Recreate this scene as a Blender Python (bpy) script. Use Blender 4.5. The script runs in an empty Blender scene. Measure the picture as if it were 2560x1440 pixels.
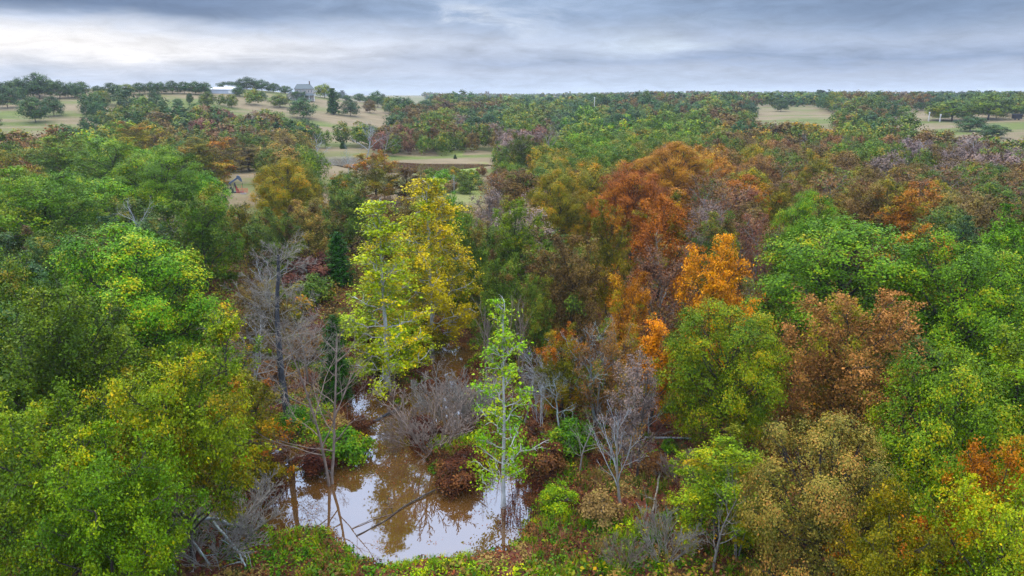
import bpy, math, random
import numpy as np
from math import radians as R, sin, cos, tan, atan, pi

random.seed(11)
scene = bpy.context.scene
COL = scene.collection

# ------------------------------------------------------------------ camera
H = 26.0
PITCH = R(15.9)
F = 2560 * 24.0 / 36.0                      # focal length in photo pixels
cam_d = bpy.data.cameras.new('camera')
cam_d.lens, cam_d.sensor_width, cam_d.clip_end, cam_d.clip_start = 24.0, 36.0, 12000, 0.5
cam = bpy.data.objects.new('camera', cam_d)
cam.location = (0, 0, H)
cam.rotation_euler = (pi / 2 - PITCH, 0, 0)
COL.objects.link(cam)
scene.camera = cam

# ------------------------------------------------------------------ render settings / exposure
scene.view_settings.view_transform = 'Standard'
scene.view_settings.look = 'None'
scene.view_settings.exposure = 0.16
scene.view_settings.gamma = 1.0
try:
    scene.cycles.max_bounces = 6
    scene.cycles.diffuse_bounces = 1
    scene.cycles.glossy_bounces = 2
    scene.cycles.transmission_bounces = 3
    scene.cycles.volume_bounces = 0
    scene.cycles.use_denoising = True
    scene.cycles.denoiser = 'OPENIMAGEDENOISE'
    scene.cycles.denoising_input_passes = 'RGB_ALBEDO_NORMAL'
    scene.cycles.denoising_prefilter = 'NONE'
    scene.cycles.sample_clamp_indirect = 4
except Exception:
    pass

# ------------------------------------------------------------------ node helpers
class NT:
    def __init__(s, tree):
        s.t = tree; s.n = tree.nodes; s.l = tree.links
    def new(s, typ, **kw):
        n = s.n.new(typ)
        for k, v in kw.items():
            setattr(n, k, v)
        return n
    def put(s, sock, v):
        if hasattr(v, 'is_output'):
            s.l.new(v, sock)
        else:
            sock.default_value = v
    def math(s, op, a, b=None, c=None, clamp=False):
        n = s.new('ShaderNodeMath', operation=op, use_clamp=clamp)
        for i, v in enumerate((a, b, c)):
            if v is not None:
                s.put(n.inputs[i], v)
        return n.outputs[0]
    def smooth(s, v, a, b, o0=0.0, o1=1.0):
        n = s.new('ShaderNodeMapRange', interpolation_type='SMOOTHSTEP')
        s.put(n.inputs[0], v)
        for i, x in enumerate((a, b, o0, o1)):
            n.inputs[i + 1].default_value = x
        return n.outputs[0]
    def noise(s, vec, scale, detail=4, rough=0.55, dist=0.0):
        n = s.new('ShaderNodeTexNoise')
        if vec is not None:
            s.l.new(vec, n.inputs['Vector'])
        n.inputs['Scale'].default_value = scale
        n.inputs['Detail'].default_value = detail
        n.inputs['Roughness'].default_value = rough
        n.inputs['Distortion'].default_value = dist
        return n.outputs['Fac']
    def ramp(s, fac, stops, interp='LINEAR'):
        n = s.new('ShaderNodeValToRGB')
        s.l.new(fac, n.inputs[0])
        cr = n.color_ramp
        cr.interpolation = interp
        while len(cr.elements) < len(stops):
            cr.elements.new(0.5)
        for e, (p, c) in zip(cr.elements, stops):
            e.position = p
            e.color = (c[0], c[1], c[2], 1)
        return n.outputs[0]
    def mix(s, f, a, b, mode='MIX'):
        n = s.new('ShaderNodeMix', data_type='RGBA', blend_type=mode)
        s.put(n.inputs[0], f)
        for k, v in ((6, a), (7, b)):
            s.put(n.inputs[k], v if hasattr(v, 'is_output') else (v[0], v[1], v[2], 1))
        return n.outputs[2]

def lin(c):
    return tuple((x / 255 / 12.92) if x / 255 <= 0.04045 else ((x / 255 + 0.055) / 1.055) ** 2.4 for x in c)

# ------------------------------------------------------------------ world: overcast sky
SUN_EL, SUN_AZ = R(48), R(-55)
world = bpy.data.worlds.new('World')
scene.world = world
world.use_nodes = True
w = NT(world.node_tree)
w.n.clear()
tc = w.new('ShaderNodeTexCoord').outputs['Generated']
sp = w.new('ShaderNodeSeparateXYZ')
w.l.new(tc, sp.inputs[0])
X, Y, Z = sp.outputs
zc = w.math('MAXIMUM', Z, 0.0)
inv = w.math('DIVIDE', 1.0, w.math('ADD', zc, 0.16))
cb = w.new('ShaderNodeCombineXYZ')
w.l.new(w.math('MULTIPLY', X, inv), cb.inputs[0])
w.l.new(w.math('MULTIPLY', Y, inv), cb.inputs[1])
cp = cb.outputs[0]
az = w.math('ARCTAN2', X, Y)
n1 = w.noise(cp, 0.62, 5, 0.5, 0.5)
n2 = w.noise(cp, 1.9, 6, 0.6, 0.6)
el = w.math('ADD', zc, w.math('MULTIPLY', w.math('SUBTRACT', n1, 0.5), 0.05))
el = w.math('ADD', el, w.math('MULTIPLY', w.math('SUBTRACT', n2, 0.5), 0.018))
base = w.ramp(w.math('DIVIDE', el, 0.16), [
    (0.0, lin((190, 204, 222))), (0.09, lin((184, 198, 220))), (0.19, lin((176, 188, 210))), (0.27, lin((146, 163, 192))),
    (0.42, lin((178, 190, 212))), (0.62, lin((150, 170, 200))), (0.86, lin((158, 177, 205))), (1.0, lin((172, 188, 212)))])
def gauss(a, el_c, sa, se):
    da = w.math('DIVIDE', w.math('SUBTRACT', az, a), sa)
    de = w.math('DIVIDE', w.math('SUBTRACT', el, el_c), se)
    q = w.math('ADD', w.math('MULTIPLY', da, da), w.math('MULTIPLY', de, de))
    return w.math('EXPONENT', w.math('MULTIPLY', q, -1.0))
# bright gap low on one side, dark cloud shelf above it
g1 = gauss(-0.62, 0.056, 0.42, 0.026)
base = w.mix(w.math('MULTIPLY', g1, 1.0, clamp=True), base, lin((246, 242, 240)))
g2 = w.math('MULTIPLY', w.smooth(el, 0.082, 0.102), w.smooth(az, 0.02, -0.5))
base = w.mix(w.math('MULTIPLY', w.math('MULTIPLY', g2, w.smooth(zc, 0.45, 0.15)), 0.85), base, lin((92, 112, 144)))
g3 = gauss(0.46, 0.105, 0.27, 0.035)
base = w.mix(w.math('MULTIPLY', g3, 0.8), base, lin((112, 132, 162)))
g4 = gauss(-0.07, 0.098, 0.14, 0.022)
base = w.mix(w.math('MULTIPLY', g4, w.smooth(n2, 0.44, 0.72)), base, lin((206, 212, 222)))
g5 = gauss(0.22, 0.07, 0.12, 0.03)
base = w.mix(w.math('MULTIPLY', g5, w.smooth(n1, 0.40, 0.6)), base, lin((196, 208, 224)))
n3 = w.noise(cp, 4.6, 6, 0.62, 0.6)
tex = w.math('ADD', 0.46, w.math('ADD', w.math('MULTIPLY', n2, 0.66), w.math('MULTIPLY', n3, 0.44)))
tx = w.new('ShaderNodeCombineXYZ')
for i, g_ in enumerate((0.99, 1.0, 1.01)):
    w.l.new(w.math('MULTIPLY', tex, g_), tx.inputs[i])
base = w.mix(1.0, base, tx.outputs[0], 'MULTIPLY')
# the cloud deck is brighter towards the zenith than near the horizon
zen = w.mix(w.smooth(zc, 0.15, 0.50), base, (1.45, 1.9, 2.75))
zen = w.mix(w.smooth(zc, 0.58, 0.92), zen, (2.9, 2.75, 2.65))
sky = w.new('ShaderNodeTexSky', sky_type='NISHITA')
sky.sun_disc = False
sky.sun_elevation, sky.sun_rotation = SUN_EL, SUN_AZ
cover = w.mix(0.93, sky.outputs[0], (0, 0, 0))
bg1 = w.new('ShaderNodeBackground')
w.l.new(cover, bg1.inputs[0]); bg1.inputs[1].default_value = 0.05
bg2 = w.new('ShaderNodeBackground')
w.l.new(zen, bg2.inputs[0]); bg2.inputs[1].default_value = 1.0
ad = w.new('ShaderNodeAddShader')
w.l.new(bg1.outputs[0], ad.inputs[0]); w.l.new(bg2.outputs[0], ad.inputs[1])
wo = w.new('ShaderNodeOutputWorld')
w.l.new(ad.outputs[0], wo.inputs[0])

sun_d = bpy.data.lights.new('sun', 'SUN')
sun_d.energy, sun_d.angle, sun_d.color = 1.5, R(12), (1.0, 0.92, 0.78)
sun = bpy.data.objects.new('sun', sun_d)
sun.rotation_euler = (R(90) - SUN_EL, 0, pi - SUN_AZ)
COL.objects.link(sun)

# ------------------------------------------------------------------ numpy helpers
rng = np.random.default_rng(5)

def vnoise(x, y, s=0):
    x = np.asarray(x, float); y = np.asarray(y, float)
    xi, yi = np.floor(x).astype(np.int64), np.floor(y).astype(np.int64)
    fx, fy = x - xi, y - yi
    fx = fx * fx * (3 - 2 * fx); fy = fy * fy * (3 - 2 * fy)
    def h(a, b):
        n = (a * 374761393 + b * 668265263 + s * 974711) & 0x7fffffff
        n = ((n ^ (n >> 13)) * 1274126177) & 0x7fffffff
        return ((n ^ (n >> 16)) & 0xffff) / 65535.0
    return (h(xi, yi) * (1 - fx) + h(xi + 1, yi) * fx) * (1 - fy) + (h(xi, yi + 1) * (1 - fx) + h(xi + 1, yi + 1) * fx) * fy

def fbm(x, y, s=0, o=3):
    v, a, t = 0, 1.0, 0
    for i in range(o):
        v = v + a * vnoise(np.asarray(x) * 2 ** i + 17.3 * i, np.asarray(y) * 2 ** i, s + i); t += a; a *= 0.5
    return v / t

def sstep(a, b, x):
    t = np.clip((np.asarray(x, float) - a) / (b - a), 0, 1)
    return t * t * (3 - 2 * t)

def inside(poly, x, y):
    x = np.asarray(x, float); y = np.asarray(y, float)
    c = np.zeros(x.shape, bool)
    n = len(poly)
    for i in range(n):
        x1, y1 = poly[i]; x2, y2 = poly[(i + 1) % n]
        if y1 == y2: continue
        m = ((y1 > y) != (y2 > y)) & (x < (x2 - x1) * (y - y1) / (y2 - y1) + x1)
        c ^= m
    return c

def sdf(poly, x, y):
    x = np.asarray(x, float); y = np.asarray(y, float)
    d = np.full(x.shape, 1e9)
    n = len(poly)
    for i in range(n):
        ax, ay = poly[i]; bx, by = poly[(i + 1) % n]
        ex, ey = bx - ax, by - ay
        t = np.clip(((x - ax) * ex + (y - ay) * ey) / (ex * ex + ey * ey + 1e-12), 0, 1)
        d = np.minimum(d, np.hypot(x - ax - t * ex, y - ay - t * ey))
    return np.where(inside(poly, x, y), -d, d)

def ray(px, py):
    u, v = (px - 1280) / F, (720 - py) / F
    d = np.array([u, cos(PITCH) + v * sin(PITCH), -sin(PITCH) + v * cos(PITCH)])
    return d / np.linalg.norm(d)

def project(x, y, z):
    dx, dy, dz = x, y, z - H
    f = dy * cos(PITCH) - dz * sin(PITCH)
    u = dy * sin(PITCH) + dz * cos(PITCH)
    f = np.maximum(f, 0.01)
    return 1280 + F * dx / f, 720 - F * u / f

def flat(px, py, z=0.0):
    d = ray(px, py)
    t = (z - H) / d[2]
    return d[0] * t, d[1] * t

# ------------------------------------------------------------------ terrain
def base_height(x, y):
    D = np.hypot(x, y)
    a = np.degrees(np.arctan2(x, y))
    z = 0.45 + 0.5 * (fbm(x / 9, y / 9, 3) - 0.4) + 0.9 * sstep(62, 160, D) + 1.2 * (fbm(x / 60, y / 60, 7) - 0.5) * sstep(60, 120, D)
    rise = np.interp(a, [-60, -36, -25, -10, -2, 5, 12, 22, 45], [8, 8, 5, 2, 3, 7.5, 13.0, 13.6, 13.6])
    z = z + rise * sstep(200, 640, D)
    z = z + 22.5 * np.exp(-((x + 215) / 155) ** 2 - ((y - 545) / 190) ** 2)
    z = z + 12 * np.exp(-((x + 420) / 150) ** 2 - ((y - 560) / 170) ** 2)
    z = z + sstep(900, 2200, D) * (16.5 - rise) * 0.9
    return z

POND_PX = [(640, 1300), (690, 1235), (640, 1180), (660, 1120), (720, 1105), (775, 1150), (840, 1165), (905, 1140), (905, 1090), (868, 1040), (880, 985),
           (945, 970), (1010, 985), (1080, 930), (1072, 880), (1110, 852), (1170, 858), (1195, 885), (1150, 930), (1120, 985), (1170, 1010), (1178, 1090),
           (1130, 1100), (1050, 1075), (1060, 1140), (1085, 1190), (1180, 1225), (1215, 1170), (1290, 1175), (1350, 1230), (1318, 1300), (1262, 1372),
           (1258, 1360), (1190, 1388), (1090, 1392), (985, 1414), (915, 1392), (862, 1360), (838, 1328), (760, 1322), (690, 1328)]
POND = [flat(px, py) for px, py in POND_PX]
ISLES = []                                   # (x, y, rx, ry) weed mounds standing in the flood water
for px, py, rw in [(1140, 1200, 44), (1180, 1165, 30), (985, 1012, 22), (1075, 965, 30), (790, 1170, 36)]:
    gx, gy = flat(px, py)
    ISLES.append((gx, gy, rw / F * np.hypot(gy, H) * 1.0))

def pond_d(x, y):
    d = sdf(POND, x, y)
    for gx, gy, r in ISLES:
        d = np.maximum(d, r - np.hypot(x - gx, y - gy))
    return d + 0.9 * (fbm(np.asarray(x) / 1.3, np.asarray(y) / 1.3, 21) - 0.5)

FAR_PONDS = []                               # (polygon, water level)
def height(x, y):
    x = np.asarray(x, float); y = np.asarray(y, float)
    z = base_height(x, y)
    near = (np.hypot(x, y) < 110)
    if near.any():
        d = np.full(x.shape, 50.0)
        d[near] = pond_d(x[near], y[near])
        k = sstep(-0.9, 1.3, d)
        z = np.where(near, -0.5 * (1 - k) + z * k + 0.0, z)
    for poly, lvl in FAR_PONDS:
        d = sdf(poly, x, y)
        k = sstep(-2, 5, d)
        z = (lvl - 0.7) * (1 - k) + z * k
    return z

TS = np.geomspace(18, 5000, 2600)
def hit_near(px, py):
    """as hit(), stepping down the picture until the ground within 900 m is met"""
    g = None; b = 0
    while g is None or math.hypot(g[0], g[1]) > 900:
        g = hit(px, py + b); b += 2
    return g
def hit(px, py, h=0.0):
    """ground point under the spot where this line of sight passes h metres above the terrain"""
    d = ray(px, py)
    P = d[None] * TS[:, None]
    g = height(P[:, 0], P[:, 1]) + h - H
    below = np.nonzero(P[:, 2] <= g)[0]
    if len(below) == 0:
        return None
    i = max(below[0], 1)
    a, b = P[i - 1, 2] - g[i - 1], P[i, 2] - g[i]
    t = TS[i - 1] + (TS[i] - TS[i - 1]) * a / (a - b + 1e-9)
    x, y = d[0] * t, d[1] * t
    return x, y, float(height(np.array([x]), np.array([y]))[0])

def gz(x, y):
    return float(height(np.array([x]), np.array([y]))[0])

_far1 = [hit(*p)[:2] for p in [(772, 386), (868, 384), (925, 397), (938, 418), (908, 424), (850, 410), (785, 406)]]
_far2 = [hit(*p)[:2] for p in [(970, 402), (1060, 407), (1190, 406), (1222, 411), (1150, 419), (1060, 430), (985, 428)]]
for poly in (_far1, _far2):
    c = np.mean(poly, axis=0)
    FAR_PONDS.append((poly, float(base_height(c[0], c[1])) - 0.35))

# clearings as regions of the photo, used only to keep trees out of open ground
CLEAR_PX = [
    [(572, 428), (648, 425), (640, 470), (615, 492), (575, 492)],
    [(770, 380), (880, 365), (960, 395), (1235, 380), (1235, 405), (1190, 455), (1170, 480), (1060, 465), (1040, 425), (985, 432), (890, 412), (790, 410)],
    [(255, 258), (330, 245), (520, 238), (720, 252), (870, 262), (985, 272), (905, 302), (790, 306), (768, 285), (640, 258), (560, 248), (440, 258), (330, 256)],
    [(0, 262), (150, 258), (225, 268), (160, 300), (85, 318), (0, 305)],
    [(1870, 266), (2020, 266), (2110, 293), (1930, 306)],
    [(2230, 286), (2400, 282), (2580, 294), (2580, 340), (2440, 330), (2310, 314)],
    [(640, 1440), (650, 1130), (690, 1000), (760, 830), (860, 800), (1180, 800), (1330, 840), (1480, 900), (1620, 1060), (1700, 1100), (1680, 1250), (1900, 1440)],
]

# ------------------------------------------------------------------ object helpers
def tag(o, label=None, cat=None, group=None, kind=None):
    if label: o['label'] = label
    if cat: o['category'] = cat
    if group: o['group'] = group
    if kind: o['kind'] = kind
    return o

def link(name, mesh, parent=None, loc=None):
    o = bpy.data.objects.new(name, mesh)
    COL.objects.link(o)
    if parent: o.parent = parent
    if loc is not None: o.location = loc
    return o

def empty(name, loc, rz=0.0, sc=(1, 1, 1)):
    o = link(name, None, None, loc)
    o.rotation_euler = (0, 0, rz); o.scale = sc
    o.empty_display_size = 0.5
    return o

def np_mesh(name, V, Q, mats, midx=None, attrs=None, smooth=False):
    """V (n,3), Q (m,4) or (m,3); attrs {name: (domain, values)}"""
    V = np.ascontiguousarray(V, np.float32); Q = np.ascontiguousarray(Q, np.int32)
    me = bpy.data.meshes.new(name)
    k = Q.shape[1]
    me.vertices.add(len(V)); me.vertices.foreach_set('co', V.ravel())
    me.loops.add(Q.size); me.loops.foreach_set('vertex_index', Q.ravel())
    me.polygons.add(len(Q))
    me.polygons.foreach_set('loop_start', np.arange(0, Q.size, k, dtype=np.int32))
    if midx is not None:
        me.polygons.foreach_set('material_index', np.ascontiguousarray(midx, np.int32))
    if smooth:
        me.polygons.foreach_set('use_smooth', np.ones(len(Q), bool))
    for m in mats:
        me.materials.append(m)
    for an, (dom, vals) in (attrs or {}).items():
        a = me.attributes.new(an, 'FLOAT', dom)
        a.data.foreach_set('value', np.ascontiguousarray(vals, np.float32))
    me.update(calc_edges=True)
    return me

def unit(v):
    return v / np.maximum(np.linalg.norm(v, axis=-1, keepdims=True), 1e-9)

def leaf_quads(P, N, L, W, r):
    """kite shaped leaf tufts: centres P, facing N, lengths L, widths W"""
    n = len(P)
    t = unit(np.cross(N, r.normal(size=(n, 3))))
    b = np.cross(N, t)
    L = np.broadcast_to(L, (n,))[:, None]; W = np.broadcast_to(W, (n,))[:, None]
    bend = N * (L * r.uniform(-0.25, 0.1, (n, 1)))
    V = np.empty((n, 4, 3))
    V[:, 0] = P - t * L * 0.5 + bend
    V[:, 1] = P + b * W * 0.5 - t * L * 0.05
    V[:, 2] = P + t * L * 0.5 + bend
    V[:, 3] = P - b * W * 0.5 + t * L * 0.08
    return V.reshape(-1, 3), np.arange(n * 4).reshape(n, 4)

def tubes(polys, k=5):
    """polys: list of (pts (n,3), radii (n,)) -> V, Q"""
    VV, QQ, off = [], [], 0
    by = {}
    for p, r in polys:
        by.setdefault(len(p), []).append((p, r))
    for n, g in by.items():
        P = np.array([a for a, _ in g]); Rr = np.array([b for _, b in g])
        m = len(g)
        T = unit(np.gradient(P, axis=1))
        avg = unit(P[:, -1] - P[:, 0])
        ref = np.where(np.abs(avg[:, 2:3]) > 0.8, np.array([[1.0, 0.2, 0]]), np.array([[0, 0.1, 1.0]]))
        A = unit(np.cross(T, ref[:, None, :])); B = np.cross(T, A)
        an = np.arange(k) * 2 * pi / k
        ring = P[:, :, None] + Rr[:, :, None, None] * (A[:, :, None] * np.cos(an)[None, None, :, None] + B[:, :, None] * np.sin(an)[None, None, :, None])
        VV.append(ring.reshape(-1, 3))
        idx = np.arange(m * n * k).reshape(m, n, k)
        a = idx[:, :-1]; b = idx[:, 1:]
        q = np.stack([a, np.roll(a, -1, 2), np.roll(b, -1, 2), b], -1).reshape(-1, 4)
        QQ.append(q + off); off += m * n * k
    return np.concatenate(VV), np.concatenate(QQ)

def path(p, d, L, r0, r1, n, wob, trop, r):
    pts = [np.array(p, float)]; d = np.array(d, float)
    for i in range(n):
        d = d + r.normal(0, wob, 3) + np.array([0, 0, trop])
        d /= np.linalg.norm(d)
        pts.append(pts[-1] + d * L / n)
    return np.array(pts), np.linspace(r0, r1, n + 1)

# ------------------------------------------------------------------ materials
MATS = {}
ALB = 0.86
def leaf_mat(name, cols, trans=0.07, alb=None):
    m = bpy.data.materials.new('leaves_' + name); m.use_nodes = True
    t = NT(m.node_tree); t.n.clear()
    a1 = t.new('ShaderNodeAttribute', attribute_name='leafvar').outputs['Fac']
    a2 = t.new('ShaderNodeAttribute', attribute_name='clump').outputs['Fac']
    a3 = t.new('ShaderNodeAttribute', attribute_name='treevar').outputs['Fac']
    ob = t.new('ShaderNodeObjectInfo').outputs['Random']
    f = t.math('ADD', t.math('MULTIPLY', a1, 0.30), t.math('MULTIPLY', a2, 0.60))
    rnd = t.math('FRACT', t.math('ADD', ob, a3))
    f = t.math('ADD', f, t.math('MULTIPLY', rnd, 0.14))
    k = ALB if alb is None else alb
    c = t.ramp(f, [(p, tuple(v * k for v in lin(x))) for p, x in zip((0.22, 0.44, 0.66, 0.86), cols)])
    hs = t.new('ShaderNodeHueSaturation')
    t.l.new(c, hs.inputs['Color'])
    t.l.new(t.math('ADD', 0.485, t.math('MULTIPLY', rnd, 0.03)), hs.inputs['Hue'])
    t.l.new(t.math('ADD', 0.82, t.math('MULTIPLY', t.math('FRACT', t.math('MULTIPLY', rnd, 7.3)), 0.38)), hs.inputs['Value'])
    hs.inputs['Saturation'].default_value = 1.12
    p = t.new('ShaderNodeBsdfPrincipled')
    t.l.new(hs.outputs[0], p.inputs['Base Color'])
    p.inputs['Roughness'].default_value = 0.5
    p.inputs['Specular IOR Level'].default_value = 0.12
    tr = t.new('ShaderNodeBsdfTranslucent')
    t.l.new(hs.outputs[0], tr.inputs[0])
    mx = t.new('ShaderNodeMixShader'); mx.inputs[0].default_value = trans
    t.l.new(p.outputs[0], mx.inputs[1]); t.l.new(tr.outputs[0], mx.inputs[2])
    o = t.new('ShaderNodeOutputMaterial')
    t.l.new(mx.outputs[0], o.inputs[0])
    MATS[name] = m
    return m

PAL = {
 'G1': [(58, 96, 22), (88, 132, 26), (124, 168, 38), (186, 176, 50)],
 'G2': [(56, 84, 22), (84, 112, 28), (114, 140, 40), (160, 146, 50)],
 'G3': [(40, 70, 42), (54, 88, 48), (76, 108, 54), (104, 116, 56)],
 'YG': [(66, 96, 24), (106, 132, 32), (148, 164, 42), (204, 172, 50)],
 'OL': [(58, 84, 36), (84, 110, 42), (116, 132, 52), (156, 132, 60)],
 'OG': [(80, 90, 26), (120, 120, 30), (164, 142, 40), (198, 130, 44)],
 'KH': [(84, 90, 42), (124, 120, 56), (166, 144, 78), (186, 136, 84)],
 'GO': [(166, 164, 14), (214, 202, 18), (244, 222, 34), (232, 178, 40)],
 'GY': [(104, 138, 16), (148, 176, 22), (188, 202, 36), (212, 198, 44)],
 'OR': [(176, 98, 26), (220, 130, 38), (242, 158, 58), (230, 130, 70)],
 'RO': [(130, 84, 38), (170, 112, 48), (200, 136, 62), (186, 154, 58)],
 'RU': [(94, 68, 46), (124, 92, 58), (150, 114, 70), (138, 120, 60)],
 'MA': [(94, 64, 54), (122, 84, 68), (148, 106, 84), (142, 112, 78)],
 'MV': [(98, 84, 82), (124, 108, 102), (148, 130, 120), (150, 116, 90)],
 'BR': [(72, 58, 36), (100, 80, 46), (128, 102, 56), (122, 112, 56)],
 'RP': [(98, 92, 44), (148, 106, 62), (188, 136, 90), (140, 124, 54)],
 'SY': [(92, 140, 24), (130, 178, 36), (166, 200, 54), (194, 190, 62)],
 'GL': [(54, 84, 22), (84, 118, 30), (120, 148, 42), (166, 158, 52)],
 'CE': [(30, 62, 18), (42, 82, 24), (58, 100, 32), (70, 104, 40)],
}
CNAME = {'G1': 'bright green', 'G2': 'mid green', 'G3': 'dark bluish green', 'YG': 'yellow-green', 'OL': 'olive', 'OG': 'olive-gold', 'KH': 'khaki',
         'GO': 'golden yellow', 'GY': 'lime-yellow', 'OR': 'orange', 'RO': 'rust-orange', 'RU': 'rust-brown', 'MA': 'dusky maroon', 'MV': 'mauve-grey',
         'BR': 'brownish', 'SY': 'fresh green', 'GL': 'fresh olive-green', 'RP': 'russet-pink', 'CE': 'deep green'}
for k_, c_ in PAL.items():
    leaf_mat(k_, c_)
leaf_mat('weed_green', [(42, 82, 24), (70, 112, 30), (102, 140, 38), (138, 146, 52)])
leaf_mat('weed_vine', [(70, 112, 20), (112, 150, 26), (160, 186, 34), (200, 190, 46)])
leaf_mat('weed_brown', [(52, 30, 24), (82, 48, 34), (112, 70, 48), (134, 96, 62)])
leaf_mat('weed_tan', [(104, 84, 52), (136, 110, 70), (168, 138, 92), (150, 140, 80)])
leaf_mat('litter', [(84, 42, 34), (122, 66, 48), (156, 92, 66), (182, 122, 82)], 0.1)

def bark_mat(name, c0, c1, rough=0.9):
    m = bpy.data.materials.new('bark_' + name); m.use_nodes = True
    t = NT(m.node_tree)
    p = t.n['Principled BSDF']
    co = t.new('ShaderNodeTexCoord').outputs['Object']
    mp = t.new('ShaderNodeMapping'); mp.inputs['Scale'].default_value = (1, 1, 0.35)
    t.l.new(co, mp.inputs[0])
    n = t.noise(mp.outputs[0], 5, 6, 0.65)
    c = t.ramp(n, [(0.32, tuple(v * 0.8 for v in lin(c0))), (0.66, tuple(v * 0.8 for v in lin(c1)))])
    t.l.new(c, p.inputs['Base Color'])
    p.inputs['Roughness'].default_value = rough
    b = t.new('ShaderNodeBump'); b.inputs['Strength'].default_value = 0.5; b.inputs['Distance'].default_value = 0.05
    t.l.new(n, b.inputs['Height']); t.l.new(b.outputs[0], p.inputs['Normal'])
    MATS['bark_' + name] = m
    return m
bark_mat('dark', (44, 38, 34), (84, 76, 70))
bark_mat('grey', (104, 100, 92), (160, 154, 144))
bark_mat('pale', (150, 150, 146), (226, 226, 222))
bark_mat('charred', (30, 32, 38), (74, 78, 86))
bark_mat('silver', (128, 132, 136), (190, 194, 196))
bark_mat('brown', (96, 82, 74), (150, 134, 122))
bark_mat('lichen', (120, 134, 132), (186, 200, 198))

def plain(name, col, rough=0.6, metal=0.0, vary=0.12, scale=3.0):
    m = bpy.data.materials.new(name); m.use_nodes = True
    t = NT(m.node_tree); p = t.n['Principled BSDF']
    n = t.noise(t.new('ShaderNodeTexCoord').outputs['Object'], scale, 5, 0.6)
    c = lin(col)
    t.l.new(t.ramp(n, [(0.3, tuple(v * (1 - vary) for v in c)), (0.7, tuple(min(1, v * (1 + vary)) for v in c))]), p.inputs['Base Color'])
    p.inputs['Roughness'].default_value = rough; p.inputs['Metallic'].default_value = metal
    MATS[name] = m
    return m

# ground
def ground_material():
    m = bpy.data.materials.new('ground_cover'); m.use_nodes = True
    t = NT(m.node_tree); p = t.n['Principled BSDF']
    g = t.new('ShaderNodeNewGeometry').outputs['Position']
    past = t.new('ShaderNodeAttribute', attribute_name='pasture').outputs['Fac']
    lush = t.new('ShaderNodeAttribute', attribute_name='lush').outputs['Fac']
    mud = t.new('ShaderNodeAttribute', attribute_name='mud').outputs['Fac']
    n_f = t.noise(g, 3.0, 8, 0.7)
    n_m = t.noise(g, 0.35, 5, 0.6)
    st = t.new('ShaderNodeMapping'); st.inputs['Scale'].default_value = (0.35, 1.0, 1.0)
    t.l.new(g, st.inputs[0])
    n_b = t.noise(st.outputs[0], 0.035, 5, 0.6)
    litter = t.ramp(n_f, [(0.3, lin((58, 36, 30))), (0.5, lin((98, 58, 46))), (0.68, lin((134, 88, 66)))])
    moss = t.ramp(n_f, [(0.3, lin((44, 58, 26))), (0.65, lin((88, 108, 44)))])
    forest = t.mix(t.smooth(n_m, 0.48, 0.68), litter, moss)
    tan_ = t.ramp(n_f, [(0.3, lin((110, 100, 78))), (0.7, lin((150, 136, 106)))])
    grn = t.ramp(n_f, [(0.3, lin((88, 106, 52))), (0.7, lin((124, 134, 70)))])
    st2 = t.new('ShaderNodeMapping'); st2.inputs['Scale'].default_value = (0.25, 1.0, 1.0)
    t.l.new(g, st2.inputs[0])
    n_s = t.noise(st2.outputs[0], 0.22, 6, 0.7)
    tan_ = t.mix(t.smooth(n_s, 0.42, 0.66), tan_, (0.30, 0.24, 0.15))
    grn = t.mix(t.smooth(n_s, 0.45, 0.7), grn, (0.09, 0.12, 0.04))
    pas = t.mix(t.smooth(n_b, 0.44, 0.62), tan_, grn)
    lsh = t.ramp(n_f, [(0.3, lin((96, 122, 54))), (0.5, lin((134, 152, 78))), (0.7, lin((176, 168, 112)))])
    md = t.ramp(n_f, [(0.3, lin((92, 58, 34))), (0.7, lin((134, 90, 56)))])
    c = t.mix(past, forest, pas)
    c = t.mix(lush, c, lsh)
    c = t.mix(mud, c, md)
    c = t.mix(1.0, c, (0.75, 0.75, 0.75), 'MULTIPLY')
    t.l.new(c, p.inputs['Base Color'])
    p.inputs['Roughness'].default_value = 0.95
    p.inputs['Specular IOR Level'].default_value = 0.1
    b = t.new('ShaderNodeBump'); b.inputs['Distance'].default_value = 0.15; b.inputs['Strength'].default_value = 0.6
    t.l.new(n_f, b.inputs['Height']); t.l.new(b.outputs[0], p.inputs['Normal'])
    return m

def water_material(name, col, ior, ripple, ripscale):
    m = bpy.data.materials.new(name); m.use_nodes = True
    t = NT(m.node_tree); p = t.n['Principled BSDF']
    g = t.new('ShaderNodeNewGeometry').outputs['Position']
    n = t.noise(g, 0.25, 3)
    c = lin(col)
    t.l.new(t.ramp(n, [(0.3, tuple(v * 0.85 for v in c)), (0.7, tuple(v * 1.1 for v in c))]), p.inputs['Base Color'])
    p.inputs['Roughness'].default_value = 0.02
    p.inputs['IOR'].default_value = ior
    b = t.new('ShaderNodeBump'); b.inputs['Distance'].default_value = 0.02; b.inputs['Strength'].default_value = ripple
    t.l.new(t.noise(g, ripscale, 3), b.inputs['Height']); t.l.new(b.outputs[0], p.inputs['Normal'])
    return m

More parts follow.
